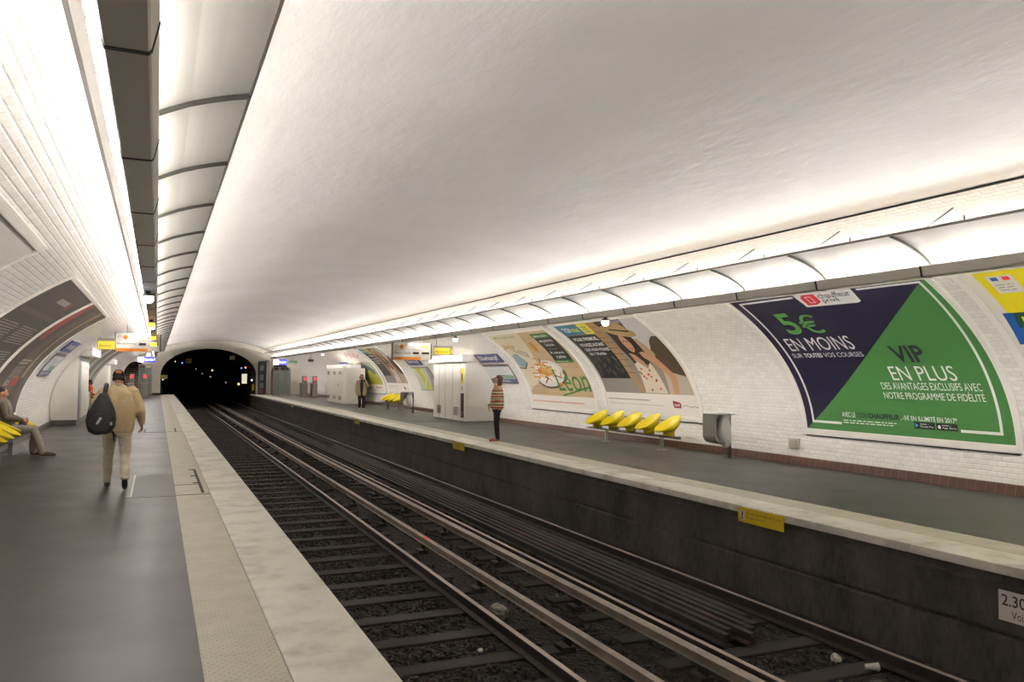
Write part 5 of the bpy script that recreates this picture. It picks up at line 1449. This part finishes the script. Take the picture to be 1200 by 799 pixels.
def g(mb):
    mb.ball(P(0, -.025, .040), (.086, .098, .082), seg=22, ring=14)
    for k in range(-6, 7):
        t = k*.26; mb.capsule([P(.080*math.sin(t), -.02-.078*math.cos(t), .0), P(.090*math.sin(t), -.02-.075*math.cos(t), -.08)], [.026, .024], 8)
garment('hair', g, M('auburn_hair', '4a2a20', .8), w2, voxel=.009, wr=.006, fr=30)
ph = empty('mobile_phone', (0, 0, 0), 'dark phone held up by the woman in the beige coat', 'phone'); 
pw = Matrix.LocRotScale(w2.location, w2.rotation_euler, (1, 1, 1)) @ Vector((-.12, .25, 1.345)); ph.location = pw; ph.rotation_euler = (0, 0, R(168))
MB().box(-.035, .035, -.006, .006, -.075, .075, bev=.004).build('phone_body', M('phone_black', '1a1a1e', .3), ph, local=True)

# ---- seated people
def sit(lean=0.0, legs=((-.11, .52), (.13, .60)), hy=0.0, turn=0.0):
    """facing +Y, pelvis over the origin, feet forward"""
    l = lambda z: -lean*(z-.5)
    J = dict(head=(0, l(1.25)+.02, 1.245), pitch=-.10, hs=1.0, neck=(0, l(1.12), 1.10),
        torso=[(0, .03, .46, .165, .13), (0, .02, .54, .17, .13), (0, l(.68), .68, .155, .11), (0, l(.86), .86, .165, .115), (0, l(1.0), 1.0, .18, .11), (0, l(1.08), 1.08, .13, .09), (0, l(1.12), 1.13, .06, .055)],
        armL=((-.185, l(1.03), 1.03), (-.23, l(.8)+.06, .78), (-.07, .28, .70)), armR=((.185, l(1.03), 1.03), (.23, l(.8)+.06, .78), (.07, .28, .70)),
        handL=((.5, .6, -.1), (0, .3, 1), (1, -.3, -.3), 1.0), handR=((-.5, .6, -.1), (0, .3, 1), (-1, -.3, -.3), 1.0))
    for sd, k, (x, fy) in (('L', -1, legs[0]), ('R', 1, legs[1])):
        J['leg'+sd] = ((k*.09, .04, .54), (x, .46, .53), (x, fy, .10))
        J['foot'+sd] = ((x, fy-.02, .045), (x*1.05, fy+.07, .042), (x*1.1, fy+.16, .034), (x*1.12, fy+.22, .024))
    return J
def dress_seated(e, J, P, top, trous, shoe_m, hair_m, seed, cap_=False):
    def g(mb):
        mb.loft([(a, b, z, rx+.035, ry+.035) for a, b, z, rx, ry in J['torso'][:-1]]+[(J['torso'][-1][0], J['torso'][-1][1], 1.145, .075, .07)], 26)
        for sd, k in (('L', -1), ('R', 1)):
            S, E, W = [Vector(q) for q in J['arm'+sd]]; mb.capsule([S+V3(-k*.03, 0, 0), S, E, E.lerp(W, .88)], [.07, .075, .062, .048], 14)
    garment('jacket', g, top, e, voxel=.012, wr=.012, fr=9, seed=seed)
    def g(mb):
        mb.loft([(0, .03, .43, .18, .15), (0, .03, .50, .195, .16), (0, .02, .60, .18, .14)], 22)
        for sd in 'LR':
            H, K, A = [Vector(q) for q in J['leg'+sd]]; mb.capsule([H, H.lerp(K, .5), K, K.lerp(A, .5), A], [.105, .095, .080, .076, .070], 16)
    garment('trousers', g, trous, e, voxel=.012, wr=.013, fr=10, seed=seed+1)
    shoe('shoe', J['footL'], shoe_m, e); shoe('shoe', J['footR'], shoe_m, e)
    def g(mb): mb.ball(P(0, -.022, .040), (.080, .092, .078), seg=20, ring=14)
    garment('hair', g, hair_m, e, voxel=.009, wr=.004, fr=30)
J = sit(.16, ((-.13, .44), (.10, .62)))
s1, P = person('seated man in grey trousers on the left platform bench, cut by the photo edge', (-2.66, 18.4, 0), R(-90), J, SKIN_T, .008)
dress_seated(s1, J, P, fabric('taupe_jacket', '6a5f54'), fabric('pale_grey_trousers', 'a49b8f'), M('brown_suede_shoe', '6b5a44', .8), M('dark_hair', '2c231d', .8), 4)
b = empty('folded_cloth', (-2.40, 18.4, .60), 'small blue-violet bundle held on the seated man’s lap', 'cloth')
link('bundle', crumple((0, 0, .03), (.07, .10, .045), 12), fabric('violet_cloth', '3c3a78'), b, local=True)
J = sit(-.05, ((-.10, .48), (.10, .50)))
s2, P = person('distant person in an orange shirt sitting on the far left bench', (-2.62, 38.2, 0), R(-80), J, SKIN_B, .011)
dress_seated(s2, J, P, fabric('orange_shirt', 'c8521c'), fabric('dark_blue_trousers', '2d3036'), SHOE, M('black_hair', '171412', .8), 9)

# ------------------------------------------------------------------ world and camera
w = bpy.data.worlds.new('World'); SC.world = w; w.use_nodes = True
w.node_tree.nodes['Background'].inputs[0].default_value = (.004, .004, .005, 1); w.node_tree.nodes['Background'].inputs[1].default_value = 1

def camera():
    FPX = 940.0
    d = Vector((184-600, 399.5-437, FPX)).normalized()           # tunnel axis in camera space (x right, y up, z forward)
    ro = R(1.4); u = Vector((math.sin(ro), math.cos(ro), 0)); u = (u-d*u.dot(d)).normalized()
    r = u.cross(d)
    if r.x < 0: r = -r
    Rm = Matrix((r, d, u))                                       # rows: world axes in camera space
    right, up, fwd = Rm.col[0], Rm.col[1], Rm.col[2]
    m = Matrix((( right[0], up[0], -fwd[0], 0), (right[1], up[1], -fwd[1], 0), (right[2], up[2], -fwd[2], 1.655), (0, 0, 0, 1)))
    cam = bpy.data.cameras.new('camera'); cam.sensor_width = 36; cam.sensor_fit = 'HORIZONTAL'; cam.lens = FPX*36/1200
    cam.clip_start = .05; cam.clip_end = 400
    o = bpy.data.objects.new('camera', cam); o.matrix_world = m; COL.objects.link(o); SC.camera = o
camera()
